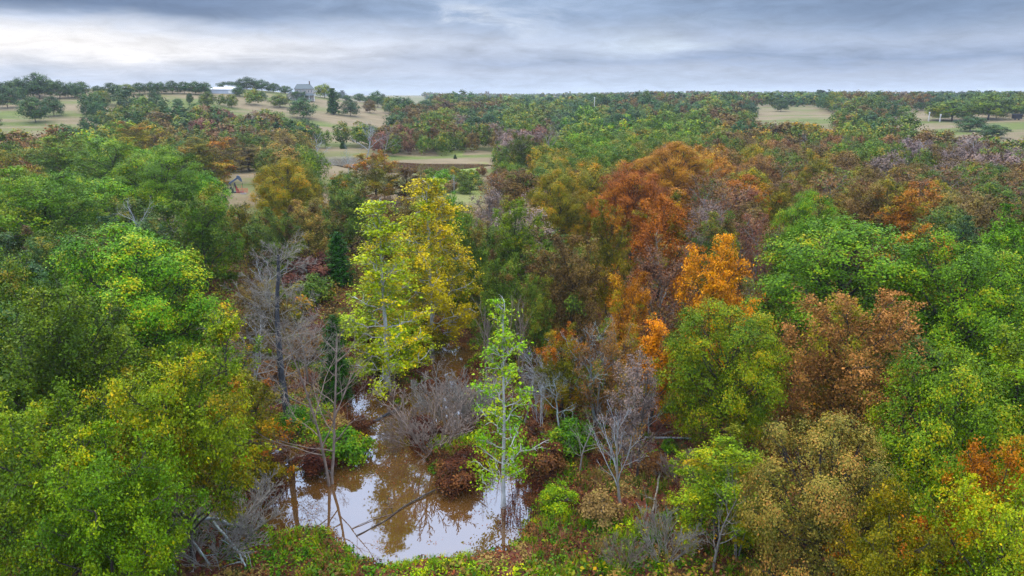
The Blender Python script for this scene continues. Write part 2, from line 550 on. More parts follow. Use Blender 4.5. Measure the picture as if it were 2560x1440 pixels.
# ------------------------------------------------------------------ ground sheet
def build_ground():
    rad = np.concatenate([np.linspace(0.5, 24, 14), np.arange(24.5, 62, 0.30), np.geomspace(62.5, 900, 330), np.geomspace(920, 3900, 60)])
    ang = np.concatenate([np.linspace(-180, -46, 40, endpoint=False), np.linspace(-46, 46, 520), np.linspace(46, 180, 40)[1:-1]])
    ang = np.radians(ang)
    A, Rr = np.meshgrid(ang, rad)
    x, y = Rr * np.sin(A), Rr * np.cos(A)
    z = height(x.ravel(), y.ravel()).reshape(x.shape)
    nr, na = x.shape
    V = np.stack([x, y, z], -1).reshape(-1, 3)
    i = np.arange(nr * na).reshape(nr, na)
    a = i[:-1]; b = i[1:]
    Q = np.stack([a, np.roll(a, -1, 1), np.roll(b, -1, 1), b], -1).reshape(-1, 4)
    px, py = project(V[:, 0], V[:, 1], V[:, 2])
    D = np.hypot(V[:, 0], V[:, 1]); front = V[:, 1] > 10
    past = np.zeros(len(V)); lush = np.zeros(len(V)); mud = np.zeros(len(V))
    for poly in (CLEAR_PX[0], [(770, 380), (880, 365), (960, 395), (1235, 380), (1235, 405), (1190, 430), (1040, 440), (985, 432), (890, 412), (790, 410)]):
        past = np.maximum(past, np.where(front, 1 - sstep(-2, 12, sdf(poly, px, py)), 0))
    past = np.maximum(past, 0.75 * sstep(95, 140, D)); past = np.where((D > 225) & front, 1.0, past)
    dam = [(1040, 436), (1100, 421), (1215, 411), (1195, 424), (1110, 436), (1050, 446)]
    lush = np.where(front, 1 - sstep(-3, 10, sdf(dam, px, py)), 0)
    slope2 = [(1040, 444), (1195, 426), (1205, 505), (1050, 505)]
    lush = np.maximum(lush, 0.55 * np.where(front, 1 - sstep(-3, 14, sdf(slope2, px, py)), 0))
    green2 = [(1090, 378), (1160, 376), (1155, 388), (1100, 388)]
    lush = np.maximum(lush, np.where(front, 1 - sstep(-3, 6, sdf(green2, px, py)), 0))
    nr_ = D < 110
    mud[nr_] = 1 - sstep(0.0, 1.1, pond_d(V[nr_, 0], V[nr_, 1]))
    me = np_mesh('ground', V, Q, [ground_material()], None, {'pasture': ('POINT', past), 'lush': ('POINT', lush), 'mud': ('POINT', mud)}, True)
    o = link('ground', me); tag(o, kind='structure')
build_ground()

def sheet(name, poly, z, mat, grow):
    c = np.mean(poly, axis=0)
    P = [(c[0] + (p[0] - c[0]) * grow, c[1] + (p[1] - c[1]) * grow, z) for p in poly]
    me = bpy.data.meshes.new(name)
    me.from_pydata(P, [], [list(range(len(P)))])
    me.materials.append(mat); me.update()
    o = link(name, me); tag(o, kind='structure')
    return o
wm = water_material('muddy_water', (88, 62, 30), 2.75, 0.05, 2.2)
xs = [p[0] for p in POND]; ys = [p[1] for p in POND]
sheet('pond_water', [(min(xs) - 4, min(ys) - 4), (max(xs) + 4, min(ys) - 4), (max(xs) + 4, max(ys) + 4), (min(xs) - 4, max(ys) + 4)], 0.0, wm, 1.0)
wm2 = water_material('far_pond_water', (92, 72, 54), 1.7, 0.02, 0.6)
wm3 = water_material('rippled_pond_water', (120, 112, 108), 2.2, 0.9, 2.5)
for i_, (poly, lvl) in enumerate(FAR_PONDS):
    sheet('far_pond_water', poly, lvl, wm3 if i_ == 0 else wm2, 1.18)

# ------------------------------------------------------------------ tree prototypes
def lobed_points(r, wd, h, cb, nl, npc, lpc, flat_=0.5, sig=0.36, shape='round', fill=0.30, shell=False, lobe=(0.22, 0.40)):
    """clump centres and leaf centres of a crown of width wd, total height h, bare below cb*h"""
    a, c = wd / 2, h * (1 - cb) / 2
    zc = h * (1 + cb) / 2
    lobes = []
    for i in range(nl):
        f = (i + 0.5) / nl
        zz = 1 - 1.9 * f                           # from the top down
        phi = i * 2.39996 + r.uniform(-0.6, 0.6)
        if shape == 'cone':
            t = f ** 0.85
            rad = (0.12 + 0.88 * t) * (0.75 if i % 2 else 0.45)
            ce = np.array([cos(phi) * rad * a * 0.9, sin(phi) * rad * a * 0.9, h * (0.93 - (0.93 - cb - 0.06) * t)])
            rl = a * (0.20 + 0.20 * t) * r.uniform(0.85, 1.15)
        else:
            rr = math.sqrt(max(0.12, 1 - zz * zz))
            if zz < 0: rr = max(rr, 0.72)
            rl = a * r.uniform(*lobe)
            s = 1 - rl / a * 0.85
            if i == 0: rr *= 0.3
            k = s * r.uniform(0.72, 1.12)
            ce = np.array([cos(phi) * rr * a * k, sin(phi) * rr * a * k, zc + zz * c * (s + 0.06) * r.uniform(0.80, 1.02)])
        lobes.append((ce, rl))
    C, LO, CV = [], [], []
    for li, (ce, rl) in enumerate(lobes):
        d = unit(r.normal(size=(npc, 3)) + unit(ce - np.array([0, 0, zc * 0.8])) * 0.75 + np.array([0, 0, 0.45]))
        p = ce + d * rl * r.uniform(0.7, 1.08, (npc, 1)) * np.array([1, 1, 0.85])
        C.append(p); LO.append(np.full(npc, li)); CV.append(np.clip(0.5 + 0.5 * (r.uniform(-1, 1) * 0.55 + r.uniform(-1, 1, npc) * 0.6), 0, 1))
    ni = int(nl * npc * fill)
    d = unit(r.normal(size=(ni, 3))); p = d * np.array([a, a, c]) * (r.uniform(0, 1, (ni, 1)) ** 0.45) * 0.72 + np.array([0, 0, zc])
    if shape == 'cone':
        t = np.clip((h - p[:, 2]) / (h * (1 - cb)), 0.05, 1); p[:, :2] *= (t ** 0.9)[:, None]
    C.append(p); LO.append(r.integers(0, nl, ni)); CV.append(r.uniform(0.1, 0.7, ni))
    C = np.concatenate(C); LO = np.concatenate(LO); CV = np.concatenate(CV)
    C[:, 2] = np.clip(C[:, 2], cb * h * 0.8, h * 0.985)
    k = r.poisson(lpc, len(C)) + 1
    idx = np.repeat(np.arange(len(C)), k)
    sg = (sig * r.uniform(0.65, 1.3, len(C)))[idx][:, None]
    off = r.normal(size=(len(idx), 3)) * np.array([1, 1, flat_])
    P = C[idx] + off * sg
    P[:, 2] -= 0.22 * sg[:, 0] * (off[:, 0] ** 2 + off[:, 1] ** 2)      # tufts droop at their rims
    out = unit(P - np.array([0, 0, zc - c * 0.4]))
    N = unit(r.normal(size=P.shape) * 0.5 + out * 0.45 + unit(off + 1e-6) * 0.3 + np.array([0, 0, 0.75]))
    if shell:
        LC = np.array([c_ for c_, _ in lobes])[LO][idx]
        N = unit(r.normal(size=P.shape) * 0.33 + unit(P - LC) * 0.75 + out * 0.35 + np.array([0, 0, 0.25]))
    return lobes, C, LO, P, N, CV[idx]

def lobed_proto(seed, wd, h, cb=0.3, nl=11, npc=26, lpc=34, leaf=0.23, shape='round', twigs=4, trunk_r=None, sig=0.36, fill=0.3, bark='dark', bend=0.06, k=5, central=False, flat_=0.5, shell=False, lobe=(0.22, 0.40)):
    r = np.random.default_rng(seed)
    lobes, C, LO, P, N, CV = lobed_points(r, wd, h, cb, nl, npc, lpc, flat_=flat_, shell=shell, lobe=lobe, sig=sig, shape=shape, fill=fill)
    L = leaf * r.uniform(0.65, 1.35, len(P))
    V, Q = leaf_quads(P, N, L, L * r.uniform(0.5, 0.85, len(P)), r)
    leaves = np_mesh('crown_foliage', V, Q, [MATS['G2']], None, {'leafvar': ('FACE', r.uniform(0, 1, len(P))), 'clump': ('FACE', CV)})
    tr = trunk_r or 0.016 * h
    top = h * (0.93 if central else 0.62)
    n = 8
    tp = np.array([[r.normal(0, bend) * i * 0.35, r.normal(0, bend) * i * 0.35, -0.4 + (top + 0.4) * i / n] for i in range(n + 1)])
    polys = [(tp, np.linspace(tr, tr * (0.18 if central else 0.45), n + 1))]
    polys[0][1][0] *= 1.35
    for li, (ce, rl) in enumerate(lobes):
        zs = min(max(ce[2] * 0.62, h * cb * 0.7), top) if not central else min(max(ce[2] - rl * 0.8, h * cb * 0.6), top)
        i = (zs + 0.4) / (top + 0.4) * n
        j = int(min(i, n - 1)); f = i - j
        s = tp[j] * (1 - f) + tp[j + 1] * f
        mid = (s + ce) / 2 + np.array([0, 0, -0.08 * np.linalg.norm(ce - s)]) + r.normal(0, 0.2, 3)
        pts = np.array([s, (s + mid) / 2 + r.normal(0, 0.06, 3), mid, (mid + ce) / 2 + r.normal(0, 0.08, 3), ce])
        polys.append((pts, np.linspace(tr * (0.26 if central else 0.42), 0.035, 5)))
        own = np.nonzero(LO == li)[0]
        for q in own[:twigs]:
            e = C[q]; b0 = pts[3]
            polys.append((np.array([b0, (b0 + e) / 2 + r.normal(0, 0.12, 3), e]), np.array([0.035, 0.022, 0.01])))
    tv, tq = tubes(polys, k)
    trunk = np_mesh('trunk_wood', tv, tq, [MATS['bark_' + bark]], None, None, True)
    return leaves, trunk, wd, h

def envelope(shape, t):
    if shape == 'cone': return max(0.06, (1 - t) ** 0.8) * (0.75 + 0.25 * min(1, t * 8))
    if shape == 'oval': return max(0.10, math.sin(pi * min(1, (t * 0.80 + 0.20)) ** 1.05)) ** 0.75
    return math.sqrt(max(0.03, 1 - (1.55 * t - 0.62) ** 2)) if t > 0.4 else 0.80 + 0.5 * t

def tree_proto(seed, wd, h, cb=0.15, limbs=14, sec=8, ter=4, lpc=30, leaf=0.17, sig=0.30, shape='round', trunk_r=None, bark='dark', k=5, central=False, droop=0.25, twig=True, rag=0.2, accent=0.34, inner=0.2):
    """trunk, limbs, side branches and twigs; every twig end carries a tuft of leaves"""
    r = np.random.default_rng(seed)
    a = wd / 2; z0 = cb * h; hc = h - z0
    tr = trunk_r or 0.016 * h
    top = h * (0.95 if central else 0.66)
    n = 8
    wob = np.cumsum(r.normal(0, 0.10 if not central else 0.03, (n + 1, 2)), 0); wob[:2] *= 0.3
    tp = np.column_stack([wob, np.linspace(-0.4, top, n + 1)])
    def on_trunk(z):
        i = np.clip((z + 0.4) / (top + 0.4) * n, 0, n - 1e-3); j = int(i); f = i - j
        return tp[j] * (1 - f) + tp[j + 1] * f
    rad_t = np.linspace(tr, tr * (0.15 if central else 0.5), n + 1); rad_t[0] *= 1.4
    big, small = [(tp, rad_t)], []
    C, DIR, LI, SI = [], [], [], []
    for li in range(limbs):
        t = 1 - ((li + r.uniform(0.1, 0.9)) / limbs) ** (0.85 if shape != 'round' else 1.0)
        ph = li * 2.39996 + r.uniform(-0.5, 0.5)
        er = envelope(shape, t) * a * (1 + r.uniform(-1.6 * rag, 0.8 * rag))
        ze = z0 + hc * t * (1 + r.uniform(-0.05, 0.02))
        end = np.array([cos(ph) * er, sin(ph) * er, ze])
        dz = er * (0.35 if central else 0.75) + 0.5
        st = on_trunk(min(max(ze - dz, h * 0.10), top * 0.97))
        mid = (st + end) / 2 + r.normal(0, 0.05 * er + 0.05, 3) + np.array([0, 0, -0.06 * er if central else 0.05 * er])
        q = np.linspace(0, 1, 7)[:, None]
        pts = (1 - q) ** 2 * st + 2 * q * (1 - q) * mid + q ** 2 * end + r.normal(0, 0.03 * er, (7, 3)) * (q > 0.1)
        r0 = tr * (0.24 if central else 0.40) * (0.6 + 0.4 * er / a)
        big.append((pts, np.linspace(r0, 0.03, 7)))
        L1 = max(0.34 * a, 0.42 * er)
        for j in range(sec):
            u = 0.28 + 0.72 * (j + r.uniform(0.2, 0.9)) / sec
            i = min(int(u * 6), 5); f = u * 6 - i
            b = pts[i] * (1 - f) + pts[i + 1] * f
            ax = unit(pts[i + 1] - pts[i])
            dd = unit(ax * 0.7 + unit(r.normal(size=3)) * 0.85 + np.array([0, 0, 0.18]))
            l = L1 * r.uniform(0.55, 1.15) * (1.15 - 0.5 * u)
            p2, r2 = path(b, dd, l, max(0.03, r0 * 0.4), 0.013, 4, 0.16, 0.02, r)
            big.append((p2, r2))
            for m in range(ter):
                v = 0.3 + 0.7 * (m + r.uniform(0.3, 1.0)) / ter
                i2 = min(int(v * 4), 3); f2 = v * 4 - i2
                b3 = p2[i2] * (1 - f2) + p2[i2 + 1] * f2
                d3 = unit(unit(p2[i2 + 1] - p2[i2]) * 0.6 + unit(r.normal(size=3)) * 0.8 + np.array([0, 0, 0.1]))
                l3 = l * r.uniform(0.3, 0.55)
                e3 = b3 + d3 * l3
                if twig: small.append((np.array([b3, (b3 + e3) / 2 + r.normal(0, 0.04, 3), e3]), np.array([0.011, 0.009, 0.005])))
                C.append(e3); DIR.append(d3); LI.append(li); SI.append(li * 100 + j)
    C = np.array(C); DIR = np.array(DIR); LI = np.array(LI); SI = np.array(SI)
    lr = r.uniform(0, 1, limbs); sr = {q: r.uniform() for q in set(SI.tolist())}
    CV = np.clip(0.45 * lr[LI] + 0.35 * np.array([sr[q] for q in SI.tolist()]) + 0.2 * r.uniform(0, 1, len(C)), 0, 1)
    sa = {q: r.uniform() for q in set(SI.tolist())}
    la = r.uniform(0, 1, limbs)
    ACC = (0.5 * np.array([sa[q] for q in SI.tolist()]) + 0.5 * la[LI] + r.normal(0, 0.05, len(C))) < 0.5 * accent + 0.12
    dens = np.clip(r.normal(1, 0.45, len(C)), 0.15, 2.2) * np.where(r.uniform(size=len(C)) < 0.06, 0.1, 1)
    kk = r.poisson(lpc * dens) + 1
    idx = np.repeat(np.arange(len(C)), kk)
    m = len(idx)
    along = r.normal(0, 1, m)
    off = r.normal(size=(m, 3)) * np.array([1, 1, 0.6]) * sig * 0.75 + DIR[idx] * (along * sig * 1.1)[:, None]
    P = C[idx] + off
    P[:, 2] -= droop * (np.abs(along) ** 1.5) * sig
    ni = int(m * inner)
    if ni:
        d = unit(r.normal(size=(ni, 3))); Pi = d * (r.uniform(0.15, 0.75, (ni, 1)))
        tz = np.clip((Pi[:, 2] + 1) / 2, 0, 1); ev = np.array([envelope(shape, q) for q in tz])
        Pi = np.column_stack([Pi[:, 0] * a * ev, Pi[:, 1] * a * ev, z0 + hc * tz])
        P = np.concatenate([P, Pi])
    P[:, 2] = np.clip(P[:, 2], 0.15, h * 1.0)
    cvf = np.concatenate([CV[idx], r.uniform(0, 0.6, ni)]); acf = np.concatenate([ACC[idx], np.zeros(ni, bool)])
    out = unit(P - np.array([0, 0, z0 + hc * 0.3]))
    N = unit(r.normal(size=P.shape) * 0.6 + out * 0.55 + np.array([0, 0, 0.5]))
    L = leaf * r.gamma(5.0, 0.2, len(P)).clip(0.4, 2.0)
    V, Q = leaf_quads(P, N, L, L * r.uniform(0.45, 0.85, len(P)), r)
    leaves = np_mesh('crown_foliage', V, Q, [MATS['G2'], MATS['OL']], acf.astype(np.int32), {'leafvar': ('FACE', r.uniform(0, 1, len(P))), 'clump': ('FACE', cvf)})
    tv, tq = tubes(big, k)
    if small:
        v2, q2 = tubes(small, 3); tq = np.concatenate([tq, q2 + len(tv)]); tv = np.concatenate([tv, v2])
    trunk = np_mesh('trunk_wood', tv, tq, [MATS['bark_' + bark]], None, None, True)
    return leaves, trunk, wd, h

PROTO = {}
for i in range(4):
    PROTO['big%d' % i] = tree_proto(100 + i, 13, 14.5, cb=0.08, limbs=28, sec=9, ter=4, lpc=72, leaf=0.155, sig=0.36, rag=0.13)
for i in range(5):
    PROTO['oak%d' % i] = tree_proto(200 + i, 9, 13, cb=0.10, limbs=20, sec=8, ter=4, lpc=54, leaf=0.155, sig=0.29, rag=0.18)
for i in range(3):
    PROTO['slim%d' % i] = tree_proto(300 + i, 6, 12.5, cb=0.10, limbs=18, sec=7, ter=3, lpc=40, leaf=0.165, sig=0.26, rag=0.22, shape='oval')
for i in range(3):
    PROTO['thin%d' % i] = tree_proto(400 + i, 8, 12, cb=0.14, limbs=18, sec=8, ter=5, lpc=15, leaf=0.17, sig=0.30, bark='grey', rag=0.25, inner=0.03)
for i in range(5):
    PROTO['mid%d' % i] = lobed_proto(500 + i, 8.5, 12, cb=0.06, nl=26, npc=16, lpc=20, leaf=0.25, twigs=2, sig=0.34, k=4, flat_=0.75, shell=True, fill=0.35)
for i in range(2):
    PROTO['midthin%d' % i] = tree_proto(550 + i, 7.5, 11.5, cb=0.12, limbs=16, sec=7, ter=4, lpc=9, leaf=0.24, sig=0.34, bark='grey', k=3, inner=0.03)
for i in range(4):
    PROTO['far%d' % i] = lobed_proto(600 + i, 9, 11.5, cb=0.06, nl=22, npc=11, lpc=15, leaf=0.42, twigs=1, sig=0.5, k=4, flat_=0.9, shell=True)
PROTO['syc0'] = tree_proto(701, 7.0, 18, cb=0.08, limbs=40, sec=7, ter=3, lpc=30, leaf=0.155, sig=0.26, shape='cone', bark='pale', trunk_r=0.22, central=True, droop=0.5, inner=0.0, rag=0.25)
PROTO['syc1'] = tree_proto(702, 8.0, 18, cb=0.10, limbs=38, sec=8, ter=4, lpc=36, leaf=0.155, sig=0.28, shape='oval', bark='pale', trunk_r=0.2, central=True, droop=0.4, inner=0.08, rag=0.2)
PROTO['sycthin'] = tree_proto(703, 5.6, 14, cb=0.16, limbs=26, sec=5, ter=3, lpc=17, leaf=0.145, sig=0.24, shape='cone', bark='pale', trunk_r=0.17, central=True, droop=0.6, inner=0.0, rag=0.35)
for i in range(3):
    PROTO['dome%d' % i] = lobed_proto(750 + i, 12, 14, cb=0.06, nl=52, npc=18, lpc=52, leaf=0.155, twigs=3, sig=0.36, flat_=0.6, shell=True, fill=0.3, lobe=(0.15, 0.28))
for i in range(2):
    PROTO['high%d' % i] = tree_proto(120 + i, 13, 14.5, cb=0.40, limbs=26, sec=9, ter=4, lpc=74, leaf=0.155, sig=0.36, rag=0.15)
PROTO['cedar0'] = tree_proto(801, 3.6, 9, cb=0.02, limbs=70, sec=6, ter=3, lpc=14, leaf=0.13, sig=0.15, shape='cone', central=True, droop=0.1, rag=0.12, inner=0.25, twig=False)
PROTO['farcedar'] = tree_proto(802, 5, 11, cb=0.04, limbs=46, sec=5, ter=2, lpc=9, leaf=0.38, sig=0.26, shape='cone', central=True, droop=0.1, rag=0.15, inner=0.3, twig=False, k=4)
for i in range(3):
    PROTO['bush%d' % i] = lobed_proto(850 + i, 2.6, 1.8, cb=0.0, nl=9, npc=14, lpc=22, leaf=0.13, twigs=3, sig=0.16, trunk_r=0.04, bark='brown', k=4)

ACCENT = {'G1': 'YG', 'G2': 'OL', 'G3': 'OL', 'GL': 'YG', 'YG': 'OG', 'OL': 'BR', 'OG': 'RO', 'KH': 'BR', 'GO': 'GY', 'GY': 'GO', 'OR': 'OG', 'RO': 'OG', 'RU': 'OL', 'MA': 'RU', 'MV': 'RU', 'BR': 'OL', 'RP': 'OG', 'SY': 'GY', 'CE': 'CE'}
TREES = []        # (root, x, y, px, py_top, cls)
def tree(name, x, y, z, wd, h, proto, cls, label, cat='tree', group=None, rz=None, bark=None, lean=None, acc=None):
    lv, tk, W0, H0 = PROTO[proto]
    root = empty(name, (x, y, z), random.uniform(0, 6.28) if rz is None else rz, (wd / W0, wd / W0, h / H0))
    if lean: root.rotation_euler = (lean[0], lean[1], root.rotation_euler.z)
    t = link('trunk', tk, root)
    c = link('crown', lv, root)
    c.material_slots[0].link = 'OBJECT'; c.material_slots[0].material = MATS[cls]
    if len(c.material_slots) > 1:
        c.material_slots[1].link = 'OBJECT'; c.material_slots[1].material = MATS[acc or ACCENT.get(cls, cls)]
    if bark:
        t.material_slots[0].link = 'OBJECT'; t.material_slots[0].material = MATS['bark_' + bark]
    tag(root, label, cat, group)
    return root

# ------------------------------------------------------------------ canopy trees read from the photo:  x, y of the top, width in px, height m, leaf colour, shape, label
HERO = [
 (310, 572, 380, 15, 'G1', 'dome0', 'large bright green oak with the tallest rounded crown beside the dead grey tree'),
 (135, 722, 330, 14, 'GL', 'big1', 'yellow-green oak in front of the large bright green oak, speckled with gold'),
 (410, 905, 330, 12.5, 'YG', 'high0', 'yellow-green broad oak beside the flooded clearing, gold along its outer edge'),
 (60, 1010, 330, 12, 'GL', 'big3', 'olive oak mottled with rust below the yellow-green oaks'),
 (235, 1120, 300, 11, 'GL', 'high1', 'olive oak over the pale fallen limb at the corner of the wood'),
 (625, 925, 150, 9, 'OG', 'slim0', 'golden-edged slim oak at the water margin next to the black leaning trunk'),
 (545, 765, 150, 11, 'YG', 'slim1', 'gold-flecked slim oak tucked beside the large bright green oak'),
 (10, 630, 170, 14, 'G2', 'oak0', 'bluish mid green oak at the very edge, beside the large bright green oak'),
 (90, 425, 330, 15, 'G1', 'big2', 'broad green oak with orange specks behind the large bright green oak'),
 (395, 372, 240, 16, 'G1', 'dome2', 'bright green domed oak standing above the bare grey tree'),
 (270, 350, 190, 15, 'G1', 'oak1', 'bright green oak behind the domed oak, its crown split in two'),
 (150, 335, 190, 15, 'G2', 'oak2', 'mid green oak at the back of the green grove, dulled with olive'),
 (335, 305, 120, 13, 'OG', 'oak3', 'olive-gold oak with a pinkish top behind the green grove'),
 (488, 470, 160, 14, 'G2', 'oak4', 'pale grey-green oak between the pump jack and the bare grey tree'),
 (505, 345, 140, 13, 'OG', 'oak0', 'gold and rust tinted oak at the edge of the pump jack clearing'),
 (618, 362, 90, 8.5, 'BR', 'slim2', 'purplish brown oak behind the pump jack clearing'),
 (712, 398, 160, 14, 'OG', 'dome1', 'olive-gold round oak just beyond the pump jack clearing'),
 (760, 498, 130, 11, 'KH', 'oak2', 'khaki tan oak above the red undergrowth'),
 (690, 520, 110, 11, 'OL', 'oak3', 'olive oak half hidden by the khaki tan oak'),
 (870, 455, 130, 12, 'OL', 'oak4', 'dull olive oak behind the lime-yellow sycamore'),
 (935, 380, 130, 12, 'OG', 'oak2', 'olive-gold oak with rusty flanks in front of the distant pond'),
 (845, 432, 80, 11, 'OG', 'slim0', 'small olive-gold oak before the distant pond'),
 (1010, 415, 70, 9, 'BR', 'slim1', 'small brownish oak at the muddy end of the distant pond'),
 (960, 520, 90, 11, 'BR', 'slim2', 'dark brownish oak in the gap between the two sycamores'),
 (1065, 462, 225, 18, 'GO', 'syc1', 'tall golden yellow sycamore, the brightest tree in the middle of the wood'),
 (945, 520, 250, 17, 'GY', 'syc0', 'lime-yellow sycamore with a white trunk showing, standing before the golden one'),
 (1130, 485, 70, 12, 'G1', 'slim0', 'small bright green tree behind the golden yellow sycamore'),
 (1185, 545, 120, 13, 'OL', 'oak0', 'olive tree beside the golden yellow sycamore, grey limbs showing'),
 (1290, 500, 130, 13, 'G2', 'oak1', 'grey-green tree standing between the golden sycamore and the brown oaks'),
 (1250, 425, 110, 11, 'RU', 'thin0', 'reddish thin-leaved oak at the end of the grassy dam'),
 (1225, 470, 120, 10, 'MV', 'thin1', 'mauve thin-leaved tree below the grassy dam'),
 (1400, 428, 170, 14, 'OG', 'dome0', 'olive-gold oak with a domed crown in front of the green mid-wood trees'),
 (1305, 335, 80, 13, 'G2', 'oak2', 'mid green tree with a stepped crown beside the pond meadow'),
 (1430, 600, 190, 13, 'BR', 'oak4', 'brownish oak with a leaning dark trunk over the bare twigs'),
 (1525, 510, 130, 14, 'OG', 'oak0', 'olive-gold oak leaning over the brownish oak'),
 (1340, 690, 110, 10, 'OL', 'oak1', 'dull olive oak at the back of the bare thicket'),
 (1260, 640, 130, 11, 'OL', 'oak3', 'shaded olive oak behind the white-stemmed young sycamore'),
 (1690, 358, 180, 15, 'RO', 'dome1', 'rust-orange oak with the highest crown of the russet group'),
 (1585, 415, 210, 15, 'RO', 'dome2', 'rust-orange broad oak in the middle of the russet group'),
 (1655, 490, 170, 14, 'RO', 'oak3', 'rust-orange oak in front of the russet group, dark trunk visible'),
 (1760, 440, 130, 13, 'RU', 'thin2', 'rust-brown thin-leaved oak beside the russet group'),
 (1770, 500, 120, 12, 'MV', 'thin0', 'mauve-grey twiggy oak below the russet group'),
 (1660, 605, 190, 13, 'MA', 'thin1', 'dusky maroon oak behind the bright orange tree'),
 (1575, 690, 130, 11, 'RO', 'oak4', 'rust-orange small oak beneath the dusky maroon oak'),
 (1800, 595, 195, 14.5, 'OR', 'oak0', 'bright orange tree, the most vivid crown in the wood'),
 (1640, 790, 125, 9.5, 'OR', 'slim1', 'small bright orange tree with a bare grey trunk beneath the vivid one'),
 (1800, 530, 130, 12, 'OL', 'oak2', 'green-olive round oak directly behind the bright orange tree'),
 (1895, 535, 110, 12, 'MA', 'thin2', 'dusky reddish oak between the orange tree and the light green oak'),
 (1940, 462, 95, 11, 'OG', 'oak4', 'small round yellow-olive oak among the brown canopy'),
 (2020, 483, 170, 14, 'G1', 'dome0', 'light green oak standing behind the big green oak'),
 (2170, 455, 140, 12, 'RU', 'oak1', 'rust-brown oak behind the light green oak'),
 (2290, 465, 150, 12, 'RO', 'oak2', 'rust-orange oak with bare white stems beside it'),
 (2390, 545, 130, 11, 'G3', 'oak0', 'dark green oak above the pair of big green oaks'),
 (2125, 552, 430, 15, 'G1', 'dome1', 'big green oak with the widest dome on the bright orange tree side'),
 (2420, 590, 300, 15, 'G1', 'dome2', 'big green oak with orange flecks beside the widest dome'),
 (2570, 530, 160, 15, 'G1', 'oak4', 'green oak cut by the edge of the view above the big green oaks'),
 (1825, 755, 300, 12, 'YG', 'dome2', 'yellow-green oak turning orange below the bright orange tree'),
 (2145, 735, 310, 12.5, 'RP', 'big1', 'russet-pink oak in front of the widest green dome'),
 (2085, 1050, 330, 11, 'KH', 'dome1', 'khaki oak with grey limbs showing below the russet-pink oak'),
 (2400, 890, 330, 13, 'G2', 'dome0', 'shaded green oak with a dark trunk below the flecked big green oak'),
 (2510, 1120, 180, 11, 'RO', 'oak1', 'rust-orange oak in the lower corner below the shaded green oak'),
 (2500, 1240, 300, 11, 'YG', 'big3', 'yellow-green oak with coral specks in the lower corner'),
 (2270, 1260, 260, 9.5, 'OG', 'big1', 'olive-gold low oak beside the khaki oak'),
 (1810, 1100, 250, 7, 'YG', 'oak3', 'low yellow-green tree at the foot of the orange-tinged oak'),
 (1410, 820, 130, 8, 'OG', 'oak2', 'low olive-gold tree behind the pale broken oak limbs'),
 (1590, 880, 150, 9, 'MV', 'thin0', 'mauve-grey oak with withered leaves above the grey bare shrub'),
 (1500, 810, 130, 9, 'RU', 'thin1', 'rust-brown withered oak behind the pale broken limbs'),
 (1560, 810, 110, 9, 'RP', 'thin2', 'russet sapling oak between the withered oaks'),
]
GRP = 'broadleaf trees of the autumn wood'
taken = []        # x, y, radius
hero_px = []
for (px, py, wpx, h, cls, pr, lab) in HERO:
    g = hit(px, py, h * 0.97)
    x, y, z = g
    D = math.sqrt(x * x + y * y + (H - z - h * 0.6) ** 2)
    wd = wpx / F * D
    wd = min(wd, 17)
    nm = 'sycamore_tree' if pr.startswith('syc') else 'oak_tree'
    tree(nm, x, y, z, wd, h, pr, cls, lab, 'tree', None)
    taken.append((x, y, wd / 2)); hero_px.append((px, py, wpx, D, h))

